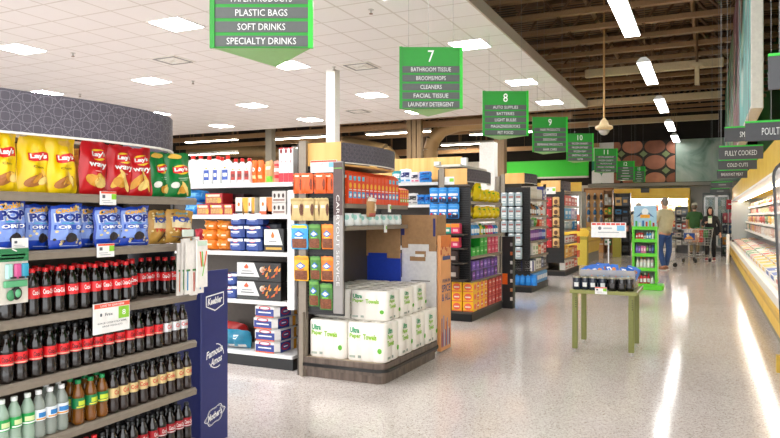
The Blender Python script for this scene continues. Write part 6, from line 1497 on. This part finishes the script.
rackrow(.94, [('box', '#c92a30', '#e8e0da', .13, 'red jar'), ('box', '#d83a34', '#f4efe8', .15, 'red and white jar'), ('box', '#cf302e', '#f2ece2', .15, 'red and cream jar'), ('box', '#d8d4ce', '#a8a49e', .08, 'pale tub'), ('bot', '#2a9ad8', '#cfe6f2', .17, 'blue bottle'), ('bot', '#3aa6e0', '#e2eef4', .18, 'sky blue bottle'), ('bot', '#e6eaee', '#8ab8d8', .22, 'tall white bottle')], 'top')
rackrow(.67, [('box', '#5a5aa8', '#8a8ad0', .19, 'violet pack'), ('box', '#7a4a9a', '#b890d0', .17, 'purple pack'), ('box', '#e070a8', '#f2c8dc', .18, 'pink pack'), ('box', '#e888b4', '#f6dce8', .17, 'pale pink pack'), ('box', '#3a4a3a', '#8ac05a', .2, 'dark green pack'), ('box', '#3a3f5a', '#8a90b0', .18, 'slate pack'), ('box', '#24407a', '#5a7ac0', .2, 'navy pack')], 'second')
rackrow(.4, [('bot', '#e8e4dc', '#d8d4cc', .22, 'white bottle'), ('bot', '#efe6d8', '#e8a03a', .26, 'white bottle with orange cap'), ('bot', '#eeeae4', '#e09a4a', .24, 'cream bottle'), ('bot', '#e8e0e4', '#d8a8b8', .24, 'pale pink bottle'), ('bot', '#d8c0c4', '#b89aa0', .25, 'mauve bottle')], 'third')
rackrow(.1, [('bot', '#c8202c', '#e8e0da', .2, 'red bottle'), ('bot', '#d02a34', '#3a2a2a', .24, 'dark red bottle'), ('bot', '#d83040', '#e8e0da', .25, 'bright red bottle'), ('bot', '#c01c2a', '#b82030', .25, 'crimson bottle'), ('bot', '#e8e2dc', '#d0c8c0', .18, 'short white bottle')], 'bottom')

# ================================================================ people
def skin(name, verts, edges, radii, m, root=0, sub=1, parent=None):
    me = bpy.data.meshes.new(name); me.from_pydata(verts, edges, []); o = bpy.data.objects.new(name, me); COL.objects.link(o)
    md = o.modifiers.new('s', 'SKIN'); sv = me.skin_vertices[0].data
    for i, rr_ in enumerate(radii):
        sv[i].radius = rr_ if isinstance(rr_, tuple) else (rr_, rr_)
        sv[i].use_root = (i == root)
    md.use_smooth_shade = True
    if sub: o.modifiers.new('d', 'SUBSURF').levels = sub
    dg = bpy.context.evaluated_depsgraph_get(); dg.update()
    nm = bpy.data.meshes.new_from_object(o.evaluated_get(dg)); nm.name = name
    bpy.data.objects.remove(o); bpy.data.meshes.remove(me)
    nm.materials.clear(); nm.materials.append(m)
    nm.polygons.foreach_set('use_smooth', [True]*len(nm.polygons))
    o = bpy.data.objects.new(name, nm); COL.objects.link(o)
    if parent: o.parent = parent
    return o
class Chain:
    def __init__(s): s.v = []; s.e = []; s.r = []
    def add(s, p, r, to=None): s.v.append(p); s.r.append(r); i = len(s.v)-1; (s.e.append((to, i)) if to is not None else 0); return i
def person(label, loc, rz, h=1.75, hair='#3a2a20', top='#c8bfa0', legs='#2f4a78', shoe='#3a3a3a', arms=None, bald=False, hairlong=False, cap=None, sleeve='short', coat=False, stride=.1, headpitch=0.):
    """local frame: faces -Y, feet at z = 0"""
    k = h/1.75; root = thing('person', label, 'person', loc, rz)
    S = lambda x, y, z: (x*k, y*k, z*k)
    A = arms or {-1: ((-.25, -.02, 1.15), (-.24, -.2, .98)), 1: ((.25, -.02, 1.15), (.24, -.2, .98))}
    c = Chain()
    pel = c.add(S(0, 0, .95), .09*k); wa = c.add(S(0, .0, 1.1), .08*k, pel); ch = c.add(S(0, .01, 1.32), .09*k, wa); nk = c.add(S(0, .0, 1.47), .055*k, ch)
    nk2 = c.add(S(0, -.02, 1.53), .05*k, nk); hy = -.03-headpitch*.05
    hd = c.add(S(0, hy, 1.6), (.07*k, .085*k), nk2); hd2 = c.add(S(0, hy-.005, 1.68), (.072*k, .09*k), hd); c.add(S(0, hy+.005, 1.735), .05*k, hd2)
    hands = []
    for s in (-1, 1):
        el, wr = A[s]
        sh = c.add(S(.17*s, .01, 1.4), .055*k, ch); e1 = c.add(S(*el), .04*k, sh); w1 = c.add(S(*wr), .028*k, e1)
        d = (Vector(wr)-Vector(el)).normalized(); pm = c.add(S(*(Vector(wr)+d*.06)), (.035*k, .022*k), w1)
        side_ = Vector((0, 0, 1)).cross(d); side_ = side_.normalized() if side_.length > .1 else Vector((1, 0, 0))
        for f in range(4):
            b0 = Vector(wr)+d*.085+side_*(.012*(f-1.5)*1.4); L = (.06, .075, .07, .05)[f]
            f1 = c.add(S(*(b0+d*L*.5)), .0095*k, pm); c.add(S(*(b0+d*L*.8-Vector((0, 0, .02)))), .008*k, f1)
        t1 = c.add(S(*(Vector(wr)+d*.03-side_*.045)), .011*k, pm); c.add(S(*(Vector(wr)+d*.075-side_*.05)), .009*k, t1)
    for s in (-1, 1):
        hp = c.add(S(.09*s, 0, .9), .085*k, pel); kn = c.add(S(.1*s, -.02-stride*s*.4, .5), .058*k, hp); an = c.add(S(.1*s, stride*s*.7, .09), .04*k, kn); c.add(S(.11*s, stride*s*.7-.1, .035), .035*k, an)
    skin('body', c.v, c.e, c.r, SKIN, 0, 1, root)
    # face
    b = MB()
    for s in (-1, 1): b.ell(S(.03*s, hy-.086, 1.655), (.012*k, .008*k, .007*k), M('#2a2320', .4), 8, 5); b.ell(S(.078*s, hy+.01, 1.645), (.012*k, .022*k, .03*k), SKIN, 8, 6)
    b.ell(S(0, hy-.098, 1.63), (.013*k, .02*k, .022*k), SKIN, 8, 6); b.ell(S(0, hy-.085, 1.59), (.024*k, .01*k, .006*k), M('#a8605a', .5), 8, 5); b.build('face', root)
    T = M(top, .8, 0, .06, 12)
    c = Chain(); a0 = c.add(S(0, .0, .84 if not coat else .72), (.2*k, .15*k)); a1 = c.add(S(0, .005, 1.1), (.185*k, .142*k), a0); a2 = c.add(S(0, .01, 1.33), (.2*k, .145*k), a1); a3 = c.add(S(0, .0, 1.49), (.085*k, .075*k), a2)
    for s in (-1, 1):
        el, wr = A[s]; sh = c.add(S(.18*s, .01, 1.395), .075*k, a2); m1 = Vector((.18*s, .01, 1.395)).lerp(Vector(el), .85 if sleeve == 'short' else 1); e1 = c.add(S(*m1), .066*k if sleeve == 'short' else .055*k, sh)
        if sleeve == 'long': c.add(S(*Vector(wr)), .04*k, e1)
    skin('coat' if coat else 'shirt', c.v, c.e, c.r, T, 0, 1, root)
    c = Chain(); p = c.add(S(0, .0, .97), (.16*k, .12*k)); 
    for s in (-1, 1): hp = c.add(S(.085*s, 0, .82), .095*k, p); kn = c.add(S(.1*s, -.02-stride*s*.4, .5), .074*k, hp); c.add(S(.1*s, stride*s*.7, .09), .062*k, kn)
    skin('trousers', c.v, c.e, c.r, M(legs, .8, 0, .08, 12), 0, 1, root)
    for s in (-1, 1):
        b = MB(); b.ell(S(.105*s, stride*s*.7-.06, .045), (.05*k, .14*k, .05*k), M(shoe, .5), 10, 6); b.box((.105*s-.045)*k, (.105*s+.045)*k, (stride*s*.7-.19)*k, (stride*s*.7+.07)*k, 0, .02*k, M('#d8d4d0', .5)); b.build('shoe', root)
    b = MB(); HM = M(hair, .7, 0, .15, 60)
    if not bald or True:
        b.ell(S(0, hy+.022, 1.69), (.082*k, .09*k, .078*k), HM, 14, 8); b.ell(S(0, hy+.05, 1.625), (.074*k, .05*k, .07*k), HM, 12, 8)
        if hairlong: b.ell(S(0, hy+.055, 1.58), (.1*k, .06*k, .16*k), HM, 12, 8); b.ell(S(-.075, hy+.0, 1.57), (.03*k, .05*k, .13*k), HM, 8, 6); b.ell(S(.075, hy+.0, 1.57), (.03*k, .05*k, .13*k), HM, 8, 6)
    b.build('hair', root)
    if cap:
        b = MB(); b.ell(S(0, hy+.01, 1.72), (.095*k, .105*k, .07*k), M(cap, .7), 14, 8); b.ell(S(0, hy-.11, 1.7), (.07*k, .06*k, .012*k), M(cap, .7), 12, 4); b.build('cap', root)
    return root
MANY, WOMY = 18.6, 23.2
person('person in beige short-sleeved shirt and jeans pushing a cart beside the green rack', (xY(665, MANY), MANY, 0), PI+.75, 1.84, '#857a70', '#b9b391', '#2c4a7c', '#8a5a3a', stride=.12)
person('person with long dark hair in a black coat reading a packet beside a cart', (xY(710.5, WOMY), WOMY, 0), -.15, 1.66, '#2a1d18', '#17171a', '#141417', '#8a3a44', arms={-1: ((-.24, -.04, 1.16), (-.1, -.26, 1.24)), 1: ((.27, .0, 1.14), (.3, -.08, .9))}, hairlong=True, sleeve='long', coat=True, headpitch=.8, stride=.05)
person('person in a green polo shirt and pale cap seen from behind at the back', (xY(694.5, 26.6), 26.6, 0), PI, 1.83, '#6a5a4a', '#3f6b3a', '#9a8a68', '#4a4038', cap='#d8d2c0', stride=.03)
person('person with grey hair and tan top half hidden behind the green rack', (xY(638.5, 20.6), 20.6, 0), .9, 1.74, '#9a9086', '#b5a88a', '#4a4a52', '#3a3a3a', stride=.05)
b = MB(); b.rbox(-.055, .055, -.012, .012, 0, .22, M('#dfe2cf', .5), .008); b.rect(lambda u, v: (u*.055, -.0132, v*.22), -.9, .9, .78, .98, M('#4a9a3a', .5), 1, 1)
solid('packet', b, 'pale packet with green top held by the woman in black', 'packet', (xY(710, WOMY-.34), WOMY-.35, 1.16), 0)
b = MB(); b.rbox(-.05, .06, -.05, .05, 0, .28, M('#1a1a1c', .5), .02); b.tube((0, 0, .28), (0, 0, .45), .008, BLACK); solid('handbag', b, 'black handbag hanging at the side of the woman in black', 'bag', (xY(716, WOMY)+.05, WOMY+.02, .78), 0)
# shopping carts
CR = M('#a9aaa8', .3, .8, 0)
def cart(label, loc, rz):
    r = thing('shopping_cart', label, 'shopping cart', loc, rz)
    L, W0, W1 = .85, .2, .28; zb, zt = .5, .98
    def basket():
        b = MB()
        for t in [i/10 for i in range(11)]:
            y = -L/2+L*t; w = W0+(W1-W0)*t; zz = zb+.05*(1-t)
            b.path([(-w, y, zt), (-w*.85, y, zz), (w*.85, y, zz), (w, y, zt)], .004, CR, 4)
        for z in (.58, .66, .74, .82, .9, .98):
            f = (z-zb)/(zt-zb); k = .85+.15*f
            b.path([(W1*k, L/2, z), (W0*k, -L/2, z), (-W0*k, -L/2, z), (-W1*k, L/2, z), (W1*k, L/2, z)], .004 if z < .95 else .009, CR, 5)
        for u in (-.7, -.35, 0, .35, .7): b.path([(u*W0, -L/2, zt), (u*W0*.85, -L/2, zb+.05), (u*W1*.85, L/2, zb), (u*W1, L/2, zt)], .004, CR, 4)
        return b
    basket().build('basket', r)
    b = MB()
    for s in (-1, 1): b.path([(s*W1, L/2+.1, 1.02), (s*.25, L/2, .5), (s*.26, L/2-.02, .16), (s*.2, -L/2+.05, .16)], .012, CR, 6); b.tube((s*.25, L/2, .5), (s*W0*.85, -L/2, .54), .01, CR, 6)
    b.tube((-.24, L/2-.05, .2), (.24, L/2-.05, .2), .01, CR, 6); b.build('frame', r)
    b = MB(); b.tube((-W1, L/2+.1, 1.02), (W1, L/2+.1, 1.02), .016, M('#2f7a3a', .4), 8); b.build('handle', r)
    b = MB(); b.rbox(-.2, .2, L/2-.06, L/2-.04, .72, .95, M('#3f8a4a', .5), .01); b.build('child_seat', r)
    for x, y in ((-.24, L/2-.03), (.24, L/2-.03), (-.19, -L/2+.07), (.19, -L/2+.07)):
        b = MB(); b.tube((x-.015, y, .06), (x+.015, y, .06), .06, BLACK, 14); b.tube((x, y, .06), (x, y, .17), .01, CR, 6); b.build('wheel', r)
    return r
CX, CY = xY(695.5, 22.2), 22.2
cart('steel shopping cart with goods beside the woman in black', (CX, CY, 0), -.45)
cart('steel shopping cart pushed by the person in the beige shirt', (xY(659, 19.7), 19.7, 0), 2.2)
for i, (dx, dy, c, w, h, lab) in enumerate(((-.18, .0, '#e8dcd0', .3, .2, 'pale bag on top in the cart beside the woman'), (.1, .05, '#c8403a', .24, .16, 'red packed bag in the cart beside the woman'), (.0, -.12, '#d8a88a', .24, .2, 'tan bag in the cart beside the woman'))):
    solid('grocery_bag', bag(w, h+.2, .2, M(c, .5, 0, .15), lambda b, mk: b.rect(mk, -.5, .5, .4, .7, M('#f0e8e0', .5), 2, 1), i), lab, 'bag', (CX+dx, CY+dy, .6), .3*i, 'goods in the cart')
b = MB(); b.rbox(-.16, .16, -.012, .012, 0, .2, M('#234a8c', .5), .006); f9 = lambda u, v: (u*.16, -.0135, v*.2); b.poly(f9, [(-.9, .1), (.9, .1), (.3, .6), (-.5, .4)], M('#e89a3a', .5)); b.oval(f9, -.2, .6, .3, .25, M('#e8d8b0', .5), 10)
solid('cart_placard', b, 'blue and orange picture placard on the cart beside the woman', 'placard', (CX-.16, CY-.42, .68), -.4)
stock_rack('c', 'small rack of white packs right of the person in beige', xY(675, 27.5), xY(688, 27.5), 27.5, 1.75, [.3, .6, .9, 1.2, 1.45], GREY, [['#e8e4de', '#b8b4ac'], ['#d8c8b8', '#3a3a3e'], ['#e8e8ea', '#c85a4a'], ['#5a5a60', '#d8d4cc'], ['#e8ddc8', '#9aa8b8']], 'packs on the small rack', 'the small rack')

# ================================================================ light and camera
w = bpy.data.worlds.new('store_ambient'); SC.world = w; w.use_nodes = True
bg = w.node_tree.nodes['Background']; bg.inputs[0].default_value = (.97, .985, 1, 1); bg.inputs[1].default_value = 1.8
cam = bpy.data.cameras.new('camera'); co = bpy.data.objects.new('camera', cam); COL.objects.link(co)
co.location = (0, 0, EYE); co.rotation_euler = (PI/2, 0, math.atan2(318, 674))
cam.sensor_width = 36; cam.lens = 674/780*36; cam.shift_y = -2.5/780; cam.clip_start = .05; cam.clip_end = 200
SC.camera = co
vs = SC.view_settings; vs.view_transform = 'Standard'; vs.look = 'None'; vs.exposure = 0.92; vs.gamma = 1.0; vs.use_curve_mapping = False
cy = SC.cycles; cy.max_bounces = 7; cy.diffuse_bounces = 3; cy.glossy_bounces = 3; cy.transparent_max_bounces = 10; cy.caustics_reflective = False; cy.caustics_refractive = False; cy.sample_clamp_indirect = 4
# label check
_seen = {}
for o in SC.objects:
    if o.parent is None and 'label' in o:
        n = len(o['label'].split())
        if not 4 <= n <= 16: print('LABEL LENGTH', n, o.name, o['label'])
        _seen.setdefault(o['label'], []).append(o.name)
for k, v in _seen.items():
    if len(v) > 1: print('SAME LABEL', k, len(v))
